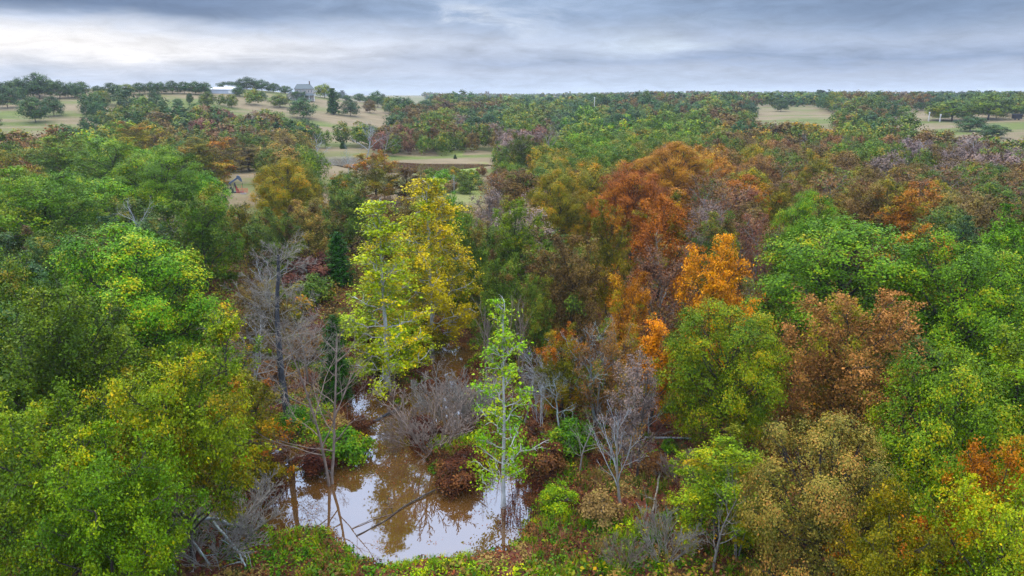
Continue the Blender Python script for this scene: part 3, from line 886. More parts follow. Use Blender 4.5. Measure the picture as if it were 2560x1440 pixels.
# pasture trees on the far slopes (isolated, each its own): x, y of the top, y of the foot, width px
FIELD = [
 (90, 252, 306, 54, 'G3', 'dark round tree alone in the tan pasture nearest the green grove'),
 (20, 228, 270, 45, 'G3', 'dark tree at the outer end of the tan pasture'), (135, 250, 290, 40, 'G3', 'dark tree at the inner edge of the tan pasture'),
 (100, 196, 246, 52, 'G3', 'tallest tree of the skyline clump above the tan pasture'), (52, 205, 245, 44, 'G3', 'skyline tree before the tallest one of the clump'),
 (20, 212, 245, 36, 'G3', 'outermost low skyline tree of the clump'), (150, 210, 246, 40, 'G3', 'skyline tree just past the tallest one of the clump'),
 (206, 209, 240, 30, 'G3', 'rounded skyline tree closing the clump above the tan pasture'), (180, 213, 244, 28, 'G3', 'small skyline tree squeezed before the rounded one'),
 (258, 230, 262, 36, 'YG', 'pale green tree alone below the skyline gap'), (246, 217, 233, 24, 'G3', 'small dark tree in the skyline gap'),
 (282, 212, 238, 38, 'G3', 'first tree of the skyline row leading to the white shed'), (318, 213, 236, 34, 'OL', 'olive tree of the skyline row'),
 (350, 210, 235, 28, 'G3', 'skyline row tree above the small brown bush'), (380, 208, 234, 28, 'G3', 'narrow skyline row tree over the lone dark one'),
 (404, 209, 234, 26, 'G3', 'skyline row tree beyond the narrow one'), (432, 206, 234, 32, 'G3', 'broad skyline row tree halfway to the white shed'),
 (462, 207, 234, 28, 'G3', 'skyline row tree two places before the white shed'), (490, 206, 236, 34, 'G3', 'tall skyline row tree next but one to the white shed'),
 (514, 208, 236, 30, 'G3', 'skyline row tree touching the white shed'),
 (388, 228, 254, 26, 'G3', 'lone dark tree on the upper slope under the skyline row'), (305, 241, 262, 22, 'OL', 'small brown-green bush-like tree on the upper slope'),
 (446, 248, 268, 22, 'G3', 'small round tree on the slope below the skyline row'), (476, 236, 260, 16, 'G3', 'narrow upright tree on the slope below the white shed'),
 (520, 234, 268, 40, 'OL', 'pale olive tree on the slope before the white shed'), (598, 218, 240, 30, 'G3', 'dark tree on the slope at the end of the white shed'),
 (575, 205, 224, 50, 'G3', 'dark tree behind the white shed roof'), (618, 196, 226, 50, 'G3', 'tallest dark tree of the hilltop grove'), (655, 199, 226, 44, 'G3', 'dark tree of the hilltop grove on the farmhouse side'),
 (684, 203, 226, 30, 'G3', 'open-crowned tree at the end of the hilltop grove'), (714, 203, 223, 30, 'G3', 'tree standing between the grove and the farmhouse'),
 (580, 238, 270, 26, 'OL', 'thin olive tree on the slope below the hilltop grove'), (638, 225, 250, 18, 'OL', 'slender olive tree on the slope below the grove'), (655, 231, 250, 26, 'G3', 'small round tree on the slope below the grove'),
 (700, 237, 268, 44, 'OL', 'wide olive tree midway up the farmhouse slope'), (748, 228, 250, 44, 'G3', 'dark wide tree below the farmhouse porch'), (770, 224, 246, 26, 'G3', 'dark tree below the farmhouse chimney'),
 (758, 248, 296, 60, 'G3', 'big dark tree in the meadow, nearest of the meadow trees'), (775, 210, 224, 22, 'BR', 'brown tree in front of the farmhouse wall'),
 (812, 198, 230, 46, 'YG', 'yellowish green tree beside the farmhouse'), (842, 208, 228, 24, 'G3', 'small tree beyond the yellowish one by the farmhouse'), (868, 211, 225, 24, 'G3', 'hilltop tree past the farmhouse garden'),
 (876, 251, 290, 44, 'G3', 'round dark meadow tree beside the conical cedar'), (900, 207, 228, 30, 'G3', 'skyline tree on the falling ridge'), (922, 208, 226, 26, 'G3', 'skyline tree lower on the falling ridge'),
 (965, 207, 230, 26, 'G3', 'tall skyline tree at the ridge end'), (995, 210, 232, 36, 'G3', 'last broad skyline tree of the ridge'), (945, 230, 268, 40, 'G3', 'dark tree under the ridge skyline trees'),
 (925, 250, 282, 30, 'BR', 'brown tree at the meadow edge'), (975, 243, 284, 34, 'OL', 'olive tree with a clear stem at the meadow edge'), (1022, 246, 288, 32, 'G3', 'dark tree with a clear stem at the meadow edge'),
 (1066, 250, 290, 48, 'G3', 'dark broad tree beyond the meadow edge'),
 (1870, 258, 286, 44, 'G3', 'dark round bush-like tree standing at the pale field'), (1952, 250, 279, 34, 'G3', 'dark conical tree in the pale field'),
 (2380, 256, 302, 80, 'G2', 'pale green tree at the edge of the large pale field'), (2350, 268, 300, 50, 'YG', 'lighter low tree before the pale green field tree'), (2470, 248, 298, 84, 'G2', 'broad green tree beside the parked trailer'),
 (2425, 296, 328, 56, 'G3', 'dark tree in the front edge of the large pale field'), (2480, 316, 345, 50, 'G3', 'dark green tree below the large pale field'),
]
for (px, pt, pb, wpx, cls, lab) in FIELD:
    g = None; bump_ = 0
    while g is None or math.hypot(g[0], g[1]) > 900:
        g = hit(px, pb + bump_); bump_ += 3
    if bump_ > 3: print('FIELD moved', px, pb, bump_ - 3, math.hypot(g[0], g[1]))
    x, y, z = g
    D = math.sqrt(x * x + y * y + (H - z) ** 2)
    h = max((pb - pt) / F * D, 3)
    tree('field_tree', x, y, z - 0.2, wpx / F * D * 1.08, h, 'far%d' % random.randrange(4), cls, lab, 'tree', None, bark='dark')
    taken.append((x, y, wpx / F * D / 2))
# conical cedars
for (px, pt, pb, wpx, pr, lab) in [
    (834, 227, 286, 32, 'farcedar', 'tall conical cedar alone in the hillside meadow'), (857, 228, 246, 22, 'farcedar', 'small conical cedar higher on the hillside'),
    (850, 585, 715, 76, 'cedar0', 'dark green cedar beside the lime-yellow sycamore, over red undergrowth'), (845, 800, 1000, 84, 'cedar0', 'dark green cedar behind the bare twin-stemmed tree'),
    (655, 380, 425, 36, 'farcedar', 'dark cedar behind the pump jack clearing'), (1160, 600, 760, 60, 'cedar0', 'shaded cedar behind the golden yellow sycamore'),
    (575, 395, 430, 30, 'farcedar', 'small dark cedar beyond the pump jack'), (858, 355, 372, 18, 'farcedar', 'tiny cedar on the bank of the distant pond'), (1138, 386, 397, 9, 'farcedar', 'tiny cedar standing in the pond meadow')]:
    x, y, z = hit(px, pb)
    D = math.sqrt(x * x + y * y + (H - z) ** 2)
    h = (pb - pt) / F * D / max(0.6, cos(math.atan2(H - z - 4, math.hypot(x, y))))
    tree('cedar_tree', x, y, z - 0.1, wpx / F * D * 1.1, h, pr, 'CE', lab, 'cedar')
    taken.append((x, y, wpx / F * D / 2))

# ------------------------------------------------------------------ the rest of the canopy
ZONES = [
 (100, 220, 'G3'), (100, 245, 'G3'), (400, 220, 'G3'), (480, 238, 'G3'), (600, 240, 'G3 OL'), (300, 262, 'G3 OL'), (200, 255, 'G3'), (200, 290, 'G3 OL'), (400, 295, 'OL BR G3 OL'), (540, 280, 'MA BR OL'), (480, 310, 'OL BR G3'), (40, 335, 'G2 OL RU'), (60, 380, 'OL OG RU'),
 (350, 320, 'OG G1'), (600, 335, 'BR OL'), (690, 325, 'BR KH OL'), (650, 300, 'BR OL G3 MV'), (250, 370, 'G1'), (100, 470, 'G1'), (450, 400, 'G1'), (560, 380, 'BR G3'), (800, 330, 'MA G2 OL'), (720, 300, 'G2 G3 OL'),
 (900, 300, 'OL G2'), (880, 340, 'OL BR G2'), (1000, 330, 'BR OL MA OL'), (1100, 325, 'OL BR G3'), (1200, 320, 'BR OL MV OL'), (1000, 265, 'G3 OL BR'), (1200, 270, 'G3 BR OL'), (1300, 290, 'G2 OL'), (1400, 275, 'G3 OL'),
 (1330, 320, 'BR OL MA MV'), (1370, 380, 'G2 OL OG'), (1450, 330, 'G1 G2'), (1480, 295, 'G1 OL'), (1680, 300, 'G1 G2'), (1600, 340, 'G2 OG OL'), (1600, 262, 'BR G3 G3 OL'), (1800, 262, 'G3 BR OL'), (1850, 325, 'OG OL BR'),
 (1950, 360, 'RU OL OG BR'), (1730, 390, 'RO RU OG'), (1900, 420, 'RU RO OG'), (2050, 320, 'BR OL OG RU'), (2200, 340, 'G1 OL RU'), (2180, 325, 'G2 OL'), (2300, 312, 'RU OL BR'), (2300, 370, 'MV BR MV OL'), (2450, 370, 'MV BR OL'),
 (2500, 420, 'RU BR OL'), (2200, 420, 'RU BR OG'), (2050, 400, 'RU OG BR'), (2250, 480, 'RO RU'), (2450, 490, 'BR OL KH'), (2000, 440, 'RU BR OG'), (1500, 430, 'OG OL RU'), (1400, 460, 'OG KH OL'), (1250, 420, 'BR G2'),
 (1300, 470, 'G2 MV OL'), (1600, 450, 'RO RU'), (1700, 500, 'RU MA RO'), (1850, 480, 'MA BR RU'), (1750, 560, 'OG MA BR'), (1450, 600, 'OL BR'), (1500, 680, 'OG BR KH'), (1650, 700, 'MA MV'), (1300, 620, 'OL G2'),
 (1350, 700, 'BR OL'), (650, 440, 'OG OL'), (800, 450, 'OG OL'), (950, 450, 'OL OG BR'), (850, 520, 'KH OL BR'), (1000, 520, 'BR OL'), (700, 560, 'KH BR OL'), (2560, 600, 'G1'), (2450, 265, 'G3 G3 OL'), (2200, 262, 'G3 BR OL'),
 (2000, 255, 'G3 OL'), (600, 700, 'OL BR'), (250, 600, 'G2 OL'), (2000, 640, 'RU OL'), (2300, 540, 'RO BR'), (1150, 700, 'BR OL'), (1100, 290, 'OL BR G2'), (2130, 530, 'RU BR OL'), (2300, 540, 'RU BR OL'), (2440, 560, 'BR RU OL'), (2000, 560, 'RU BR'), (180, 560, 'G3 OL BR'), (330, 540, 'G3 OL'), (480, 620, 'OL BR G3'), (60, 600, 'OL G3'), (1900, 620, 'RU BR MA'),
]
ZX = np.array([(a, b * 2.2) for a, b, _ in ZONES])
def zone_class(px, py, r):
    d = np.hypot(ZX[:, 0] - px, ZX[:, 1] - py * 2.2) + r.uniform(0, 55, len(ZX))
    return r.choice(ZONES[int(np.argmin(d))][2].split())

def filler():
    r = np.random.default_rng(77)
    pts = []
    bands = [(48, 140, 5.2), (140, 300, 6.2), (300, 620, 8.4), (620, 1000, 12), (1000, 2600, 22)]
    for d0, d1, sp_ in bands:
        n = int(1.45 * (d1 * d1 - d0 * d0) / 2 / (sp_ * sp_) * 2.6)
        rad = np.sqrt(r.uniform(d0 * d0, d1 * d1, n)); a = r.uniform(R(-41.5), R(41.5), n)
        x, y = rad * np.sin(a), rad * np.cos(a)
        cell = {}
        for i in range(n):
            cx, cy = int(x[i] // sp_), int(y[i] // sp_)
            ok = True
            for ii in (-1, 0, 1):
                for jj in (-1, 0, 1):
                    for (qx, qy) in cell.get((cx + ii, cy + jj), ()):
                        if (qx - x[i]) ** 2 + (qy - y[i]) ** 2 < sp_ * sp_ * 0.8: ok = False
            if ok:
                cell.setdefault((cx, cy), []).append((x[i], y[i])); pts.append((x[i], y[i]))
    P = np.array(pts)
    Zg = height(P[:, 0], P[:, 1])
    D = np.hypot(P[:, 0], P[:, 1])
    h = r.uniform(8.5, 12.5, len(P)) * np.where(D < 140, 1.0, 0.92)
    far_ = sstep(180, 420, D)
    h = h * (1 + far_ * r.uniform(-0.35, 0.25, len(P)))
    h = h * (1 + sstep(430, 600, D) * r.uniform(-0.2, 0.55, len(P)))
    wd = h * r.uniform(0.62, 0.88, len(P)) * (1 + far_ * r.uniform(0.1, 0.7, len(P)))
    keep = np.ones(len(P), bool)
    for f in (0.05, 0.5, 0.97):
        for sx in (-0.35, 0, 0.35):
            qx, qy = project(P[:, 0] + sx * wd, P[:, 1], Zg + h * f)
            for ci, poly in enumerate(CLEAR_PX):
                keep &= ~inside(poly, qx, qy)
    tx_, ty_ = project(P[:, 0], P[:, 1], Zg + h)
    bx_, by_ = project(P[:, 0], P[:, 1], Zg)
    hill_open = [(-300, 190), (1040, 190), (1080, 284), (905, 304), (785, 312), (765, 292), (700, 270), (560, 252), (430, 264), (330, 262), (240, 256), (215, 285), (90, 312), (-300, 302)]
    keep &= ~(inside(hill_open, bx_, by_) & ~((bx_ < 225) & (by_ < 256)))
    keep &= ~((bx_ < 1030) & (by_ < 262) & (bx_ > 225))
    lim = np.interp(tx_, [-200, 60, 120, 230, 700, 1050, 1100, 1300, 1500, 1600, 2600], [214, 202, 198, 212, 215, 226, 231, 233, 231, 226, 226])
    keep &= ty_ > lim - np.where(r.uniform(size=len(P)) < 0.06, 7, 0)
    T = np.array(taken)
    for x, y, rr in T:
        keep &= np.hypot(P[:, 0] - x, P[:, 1] - y) > (rr * 0.6 + wd * 0.2)
    for px, py, wpx, Dh, hh in hero_px:
        hp = hh / Dh * F
        keep &= ~((np.abs(tx_ - px) < 0.5 * wpx) & (D < Dh) & (ty_ < py + 0.55 * hp))
    # keep the pond side skyline of the pasture free
    m = keep
    return P[m, 0], P[m, 1], Zg[m], D[m], h[m], wd[m], tx_[m], ty_[m], r

fx, fy, fz, fD, fh, fw, ftx, fty, fr = filler()
fcls = np.array([zone_class(a, b, fr) for a, b in zip(ftx, fty)])
vis = (ftx > -60) & (ftx < 2620)
order = np.argsort(fD)
order = [i for i in order if vis[i]]
N_IND = 190
ind = order[:N_IND]
ind_set = set(ind)
LAND = [(300, 700, 'large bright green oak'), (680, 780, 'tall dead grey tree'), (590, 470, 'pump jack'), (840, 400, 'distant pond'), (1060, 560, 'golden yellow sycamore'), (1130, 420, 'grassy dam'),
        (1800, 680, 'bright orange tree'), (1640, 450, 'russet oak group'), (2120, 650, 'widest green oak dome'), (2020, 520, 'light green oak'), (1940, 490, 'round yellow-olive oak'), (2390, 570, 'dark green oak'),
        (1430, 660, 'brownish leaning oak'), (720, 440, 'olive-gold round oak'), (400, 430, 'green domed oak'), (2280, 520, 'white-stemmed rust oak'), (80, 480, 'orange-specked green oak'), (1300, 370, 'step-crowned green tree'),
        (1900, 290, 'small pale field'), (2450, 315, 'large pale field'), (100, 285, 'tan pasture'), (1680, 300, 'green mid-wood clump'), (2300, 370, 'mauve leafless patch'), (1180, 390, 'pond meadow'), (520, 280, 'white shed slope')]
LP = np.array([(a, b * 1.6) for a, b, _ in LAND])
ORD = ['', 'second ', 'third ', 'fourth ', 'fifth ', 'sixth ', 'seventh ', 'eighth ', 'ninth ', 'tenth ', 'eleventh ', 'twelfth ', 'thirteenth ', 'fourteenth ', 'fifteenth ', 'sixteenth ', 'seventeenth ', 'eighteenth ', 'nineteenth ', 'twentieth ']
count = {}
THINC = {'MV', 'MA', 'RU'}
for i in ind:
    d = np.hypot(LP[:, 0] - ftx[i], LP[:, 1] - fty[i] * 1.6)
    o = np.argsort(d); a, b = LAND[o[0]], LAND[o[1]]
    dy = fty[i] - a[1]
    rel = 'behind' if dy < -25 else 'in front of' if dy > 45 else 'beside'
    key = (fcls[i], rel, a[2], b[2])
    k = count.get(key, 0); count[key] = k + 1
    lab = '%s%s tree %s %s, towards %s' % (ORD[min(k, 19)], CNAME[fcls[i]], rel, a[2], b[2])
    D = fD[i]
    thin = fcls[i] in THINC and fr.uniform() < 0.6
    if D < 95: pr = ('thin%d' % fr.integers(3)) if thin else ('oak%d' % fr.integers(5) if fr.uniform() < 0.7 else 'slim%d' % fr.integers(3))
    else: pr = ('midthin%d' % fr.integers(2)) if thin else 'mid%d' % fr.integers(5)
    tree('oak_tree', fx[i], fy[i], fz[i] - 0.1, fw[i], fh[i], pr, fcls[i], lab, 'tree', GRP)

# the far wood: past the individual trees, one mass
CL = list(PAL.keys())
def templates(seed, nl, npc, lpc, leaf, sig, count_):
    out = []
    for i in range(count_):
        r = np.random.default_rng(seed + i)
        _, _, _, P, N, CV = lobed_points(r, 1.0, 1.0, 0.06, nl, npc, lpc, sig=sig, fill=0.35, flat_=0.8, shell=True)
        L = leaf * r.uniform(0.7, 1.3, len(P))
        V, Q = leaf_quads(P, N, L, L * r.uniform(0.55, 0.9, len(P)), r)
        out.append((V, len(P), r.uniform(0, 1, len(P)), CV))
    return out

def far_wood(name, idx, tm, label):
    VV, MM, LV, CVv, TV = [], [], [], [], []
    r = np.random.default_rng(3)
    groups = {}
    for i in idx:
        groups.setdefault(int(r.integers(len(tm))), []).append(i)
    for k, g in groups.items():
        V, n, lv, cv = tm[k]
        g = np.array(g); a = r.uniform(0, 2 * pi, len(g))
        c, s = np.cos(a)[:, None], np.sin(a)[:, None]
        W = (fw[g] * 1.12)[:, None]
        X = (V[None, :, 0] * c - V[None, :, 1] * s) * W + fx[g][:, None]
        Y = (V[None, :, 0] * s + V[None, :, 1] * c) * W + fy[g][:, None]
        Zz = V[None, :, 2] * fh[g][:, None] + fz[g][:, None]
        VV.append(np.stack([X, Y, Zz], -1).reshape(-1, 3))
        MM.append(np.repeat([CL.index(q) for q in fcls[g]], n))
        LV.append(np.tile(lv, len(g))); CVv.append(np.tile(cv, len(g))); TV.append(np.repeat(r.uniform(0, 1, len(g)), n))
    V = np.concatenate(VV)
    Q = np.arange(len(V)).reshape(-1, 4)
    me = np_mesh(name, V, Q, [MATS[c] for c in CL], np.concatenate(MM), {'leafvar': ('FACE', np.concatenate(LV)), 'clump': ('FACE', np.concatenate(CVv)), 'treevar': ('FACE', np.concatenate(TV))})
    o = link(name, me)
    tag(o, label, None, None, 'stuff')
    print(name, len(idx), 'trees', len(Q), 'quads')
rest = [i for i in range(len(fx)) if i not in ind_set]
A_ = [i for i in rest if fD[i] < 260]; B_ = [i for i in rest if 260 <= fD[i] < 620]; C_ = [i for i in rest if fD[i] >= 620]
far_wood('mid_woodland', A_, templates(900, 18, 12, 12, 0.042, 0.045, 6), 'dense mixed autumn canopy rolling away beyond the nearer trees')
far_wood('far_woodland', B_, templates(930, 13, 8, 8, 0.07, 0.055, 6), 'distant wooded slopes in brown, olive and dark green')
far_wood('horizon_woodland', C_, templates(960, 7, 4, 3, 0.2, 0.06, 5), 'dark blue-green band of trees along the horizon')

# ------------------------------------------------------------------ bare trees
def grow(r, polys, p, d, L, rad, lev, spec, slim=0.45):
    """spec[lev] = (n_seg, wobble, tropism, n_children, child_len, angle, t0)"""
    nseg, wob, trop, nch, cl, ang, t0 = spec[lev]
    pts, rr = path(p, d, L, rad, rad * (0.25 if lev else 0.3), nseg, wob, trop, r)
    polys[min(lev, 2)].append((pts, np.maximum(rr, 0.007)))
    if lev + 1 >= len(spec): return
    for i in range(nch):
        t = t0 + (1 - t0) * (i + r.uniform(0.2, 0.8)) / nch
        q = t * nseg; j = int(min(q, nseg - 1)); f = q - j
        b = pts[j] * (1 - f) + pts[j + 1] * f
        ax = unit(pts[j + 1] - pts[j])
        ph = i * 2.4 + r.uniform(-0.5, 0.5)
        u = unit(np.cross(ax, np.array([0.3, 0.9, 0.2]))); v = np.cross(ax, u)
        a = ang * r.uniform(0.7, 1.25)
        dd = ax * cos(a) + (u * cos(ph) + v * sin(ph)) * sin(a)
        grow(r, polys, b, dd, L * cl * (1.15 - 0.75 * t) * r.uniform(0.7, 1.2), max(rad * (slim if lev == 0 else 0.45) * (1.1 - 0.6 * t), 0.010), lev + 1, spec, slim)

def bare_proto(seed, spec, L, rad, d=(0, 0, 1), stems=1, fan=0.35, k0=6, slim=0.45):
    r = np.random.default_rng(seed)
    polys = [[], [], []]
    for i in range(stems):
        ph = i * 2.4; dd = unit(np.array(d, float) + (np.array([cos(ph) * fan, sin(ph) * fan, 0]) if stems > 1 else 0))
        grow(r, polys, (0.12 * cos(ph) * (stems > 1), 0.12 * sin(ph) * (stems > 1), -0.4), dd, L * r.uniform(0.85, 1.0), rad, 0, spec, slim)
    tv, tq = tubes(polys[0], k0)
    trunk = np_mesh('bare_trunk', tv, tq, [MATS['bark_grey']], None, None, True)
    V, Q = [], []; off = 0
    for g, k in ((polys[1], 4), (polys[2], 3)):
        if g:
            a, b = tubes(g, k); V.append(a); Q.append(b + off); off += len(a)
    br = np_mesh('bare_branches', np.concatenate(V), np.concatenate(Q), [MATS['bark_grey']], None, None, True)
    top = max(p[0][:, 2].max() for g in polys for p in g)
    return br, trunk, top

S_TALL = [(9, 0.05, 0.02, 30, 0.40, 1.10, 0.20), (6, 0.18, 0.05, 9, 0.5, 0.7, 0.2), (4, 0.2, 0.02, 7, 0.6, 0.6, 0.15), (4, 0.18, -0.04, 3, 0.5, 0.6, 0.2), (3, 0.2, -0.03, 0, 0, 0, 0)]
S_OPEN = [(8, 0.06, 0.03, 12, 0.55, 0.85, 0.22), (6, 0.14, 0.06, 6, 0.5, 0.6, 0.25), (4, 0.16, 0.05, 5, 0.5, 0.6, 0.2), (3, 0.15, 0.03, 0, 0, 0, 0)]
S_FAN = [(6, 0.07, 0.04, 9, 0.62, 0.45, 0.2), (5, 0.1, 0.05, 7, 0.5, 0.42, 0.2), (4, 0.12, 0.05, 4, 0.5, 0.5, 0.2), (3, 0.12, 0.03, 0, 0, 0, 0)]
S_WIDE = [(7, 0.14, 0.02, 9, 0.8, 0.95, 0.3), (6, 0.22, 0.03, 8, 0.5, 0.7, 0.2), (4, 0.24, 0.02, 6, 0.5, 0.7, 0.15), (3, 0.22, 0.0, 0, 0, 0, 0)]
S_WHIP = [(8, 0.05, 0.03, 9, 0.4, 0.35, 0.3), (5, 0.1, 0.06, 5, 0.45, 0.4, 0.2), (3, 0.1, 0.03, 0, 0, 0, 0)]
BARE = {}
BARE['tall'] = bare_proto(11, S_TALL, 15.6, 0.32, slim=0.13)
BARE['twin'] = bare_proto(12, S_OPEN, 13.0, 0.13, stems=2, fan=0.06)
BARE['fan'] = bare_proto(13, S_FAN, 7.6, 0.12, stems=1)
for i in range(2):
    BARE['wide%d' % i] = bare_proto(20 + i, S_WIDE, 10, 0.2)
    BARE['open%d' % i] = bare_proto(30 + i, S_OPEN, 11, 0.16)
    BARE['whip%d' % i] = bare_proto(40 + i, S_WHIP, 9.5, 0.06, stems=3, fan=0.1)
    BARE['brush%d' % i] = bare_proto(50 + i, S_FAN, 2.6, 0.03, stems=7, fan=0.6)

def bare(px, pb, pt, key, bark, label, name='bare_tree', cat='bare tree', group=None, rz=None, lean=(0, 0), wide=1.0, twig=None):
    br, tk, H0 = BARE[key]
    x, y, z = hit(px, pb)
    z = max(z, -0.25)
    D = math.hypot(x, y)
    dv = ray(px, pt)
    h = max(0.5, H + dv[2] / math.hypot(dv[0], dv[1]) * D - z)
    s = h / H0
    root = empty(name, (x, y, z), random.uniform(0, 6.28) if rz is None else rz, (s * wide, s * wide, s))
    root.rotation_euler = (lean[0], lean[1], root.rotation_euler.z)
    t = link('trunk', tk, root); b = link('branches', br, root)
    for o, mm in ((t, bark), (b, twig or bark)):
        o.material_slots[0].link = 'OBJECT'; o.material_slots[0].material = MATS['bark_' + mm]
    tag(root, label, cat, group)
    return root

bare(722, 1066, 590, 'tall', 'charred', 'tall dead tree with a blackened leaning trunk and grey drooping twigs at the water edge', rz=0.4, lean=(0.0, -0.10), twig='grey', name='dead_tree', cat='dead tree')
bare(829, 1228, 765, 'twin', 'brown', 'bare twin-stemmed tree standing in the muddy pond', rz=1.2)
bare(1556, 1272, 990, 'fan', 'grey', 'grey bare bushy tree fanning upward from a mossy trunk', rz=0.2, twig='silver')
bare(1592, 1192, 905, 'open0', 'dark', 'dark straight trunk with few withered branches beside the fanning bare tree', wide=0.7)
bare(1255, 1010, 720, 'whip0', 'brown', 'thicket of reddish bare stems behind the white-stemmed sycamore')
bare(1305, 985, 745, 'whip1', 'brown', 'thin bare stems on the oak side of the reddish bare thicket')
bare(1215, 985, 760, 'whip1', 'brown', 'bare stems between the golden sycamore and the reddish thicket')
bare(1490, 1060, 790, 'wide0', 'lichen', 'dead oak with pale lichen-grey limbs in front of the withered oaks', name='dead_tree', cat='dead tree')
bare(1400, 1075, 930, 'wide1', 'lichen', 'broken dead tree with low crooked limbs reaching over the weeds', name='dead_tree', cat='dead tree')
bare(388, 700, 485, 'open1', 'silver', 'grey bare tree framed by the green grove')
bare(660, 880, 640, 'open0', 'silver', 'slender grey bare tree just behind the blackened dead tree')
bare(770, 960, 760, 'open1', 'grey', 'small grey bare tree between the blackened dead tree and the pond')
bare(1785, 1425, 1185, 'open0', 'grey', 'bare sapling with upswept grey branches below the low yellow-green tree')
bare(1840, 1400, 1130, 'whip0', 'grey', 'straight bare sapling beside the upswept one')
bare(1660, 1400, 1290, 'brush0', 'grey', 'grey leafless brush clump at the weedy bank', 'bare_shrub', 'shrub')
bare(1560, 1420, 1350, 'brush1', 'brown', 'brown leafless brush beside the grey clump', 'bare_shrub', 'shrub')
bare(1700, 1210, 1130, 'brush1', 'brown', 'reddish leafless brush on the leaf litter slope', 'bare_shrub', 'shrub')
bare(610, 1330, 1225, 'brush0', 'grey', 'grey leafless brush overhanging the pond corner', 'bare_shrub', 'shrub', wide=1.6)
bare(520, 1400, 1280, 'brush1', 'grey', 'tangled grey brush behind the pale fallen limb', 'bare_shrub', 'shrub', wide=1.5)
bare(420, 1330, 1230, 'brush0', 'grey', 'dim grey brush in the shade of the olive oak', 'bare_shrub', 'shrub', wide=1.4)
bare(1080, 1120, 985, 'brush1', 'brown', 'brown brush pile leaning over the channel', 'bare_shrub', 'shrub', wide=1.5)
bare(1130, 1060, 940, 'brush0', 'grey', 'grey brush pile at the head of the channel', 'bare_shrub', 'shrub', wide=1.3)
bare(1020, 1120, 1030, 'brush0', 'brown', 'low brown brush dipping into the channel', 'bare_shrub', 'shrub', wide=1.3)
bare(1420, 980, 860, 'brush1', 'silver', 'silvery brush under the dead oak limbs', 'bare_shrub', 'shrub', wide=1.4)
# bare trees farther off
bare(800, 408, 328, 'wide0', 'silver', 'white dead tree leaning at the distant pond', name='dead_tree', cat='dead tree')
bare(872, 438, 352, 'open0', 'lichen', 'pale dead snag standing in the distant pond', name='dead_tree', cat='dead tree', wide=0.6)
bare(915, 400, 300, 'wide1', 'silver', 'grey bare tree on the wooded bank beyond the distant pond')
bare(962, 405, 305, 'open1', 'grey', 'mauve-grey bare tree beside the maroon oak at the pond meadow')
bare(1140, 375, 305, 'open0', 'silver', 'bare tree at the woodland edge of the pond meadow')
bare(1228, 560, 470, 'wide1', 'silver', 'grey bare crown below the grassy dam')
bare(1135, 485, 432, 'whip1', 'silver', 'pale dead sticks on the slope of the grassy dam')
bare(1175, 492, 440, 'whip0', 'dark', 'dark dead stems at the foot of the grassy dam')
bare(2275, 600, 495, 'whip0', 'pale', 'cluster of white bare stems against the rust-orange oak')
for i, (px, pb, pt) in enumerate([(2110, 425, 335), (2180, 432, 352), (2235, 440, 358), (2300, 445, 350), (2360, 450, 352), (2430, 440, 340), (2480, 425, 350), (2020, 400, 330), (2270, 405, 335), (2400, 408, 338)]):
    bare(px, pb, pt, ['wide0', 'open0', 'wide1', 'open1'][i % 4], ['grey', 'silver'][i % 2], 'greyish leafless tree in the mauve bare patch of the canopy', group='leafless trees of the mauve patch')
for px, pb, pt, lab in [(1385, 420, 300, 'bare tree rising behind the step-crowned green tree'), (1400, 345, 280, 'thin bare tree far behind the stepped green crown'), (1790, 600, 505, 'grey twiggy bare tree by the dusky reddish oak'),
                        (1850, 560, 470, 'mauve bare tree beside the round yellow-olive oak'), (1480, 930, 800, 'grey bare sapling by the dead oak'), (700, 960, 820, 'low bare sapling behind the blackened trunk'), (2090, 290, 258, 'bare grey tree at the far pale field')]:
    bare(px, pb, pt, random.choice(['open0', 'open1', 'wide1']), 'grey', lab)

for px, pb, pt, key, bk, lab in [
 (1100, 1010, 870, 'wide0', 'grey', 'grey bare tree leaning at the second pool of the pond'), (1350, 1110, 930, 'whip1', 'silver', 'silvery bare stems between the white sycamore stem and the dead oak'),
 (1450, 1180, 1020, 'open1', 'grey', 'grey bare sapling in the reddish weeds before the fanning tree'), (1190, 1060, 930, 'brush1', 'grey', 'grey tangle behind the red-brown weed mounds'),
 (980, 1020, 900, 'whip1', 'brown', 'brown bare stems at the foot of the lime-yellow sycamore'), (1310, 1060, 900, 'wide1', 'grey', 'crooked grey bare tree behind the white sycamore stem'),
 (640, 1010, 770, 'open1', 'silver', 'grey bare tree on the grove side of the blackened tree'), (1620, 1090, 960, 'wide0', 'silver', 'low silvery bare tree beside the grey trunk of the small orange tree'),
 (1750, 1330, 1190, 'whip0', 'grey', 'cluster of grey bare stems under the low yellow-green tree'), (560, 1240, 1120, 'wide1', 'silver', 'grey bare limbs poking from the yellow-green broad oak')]:
    bare(px, pb, pt, key, bk, lab)
# white-stemmed young sycamore standing in the pond
x, y = flat(1258, 1268)
tree('sycamore_tree', x, y, -0.2, 5.4, 14.2, 'sycthin', 'SY', 'young sycamore with a straight white stem and sparse green leaves, standing in the pond', 'tree', None, rz=0.7)

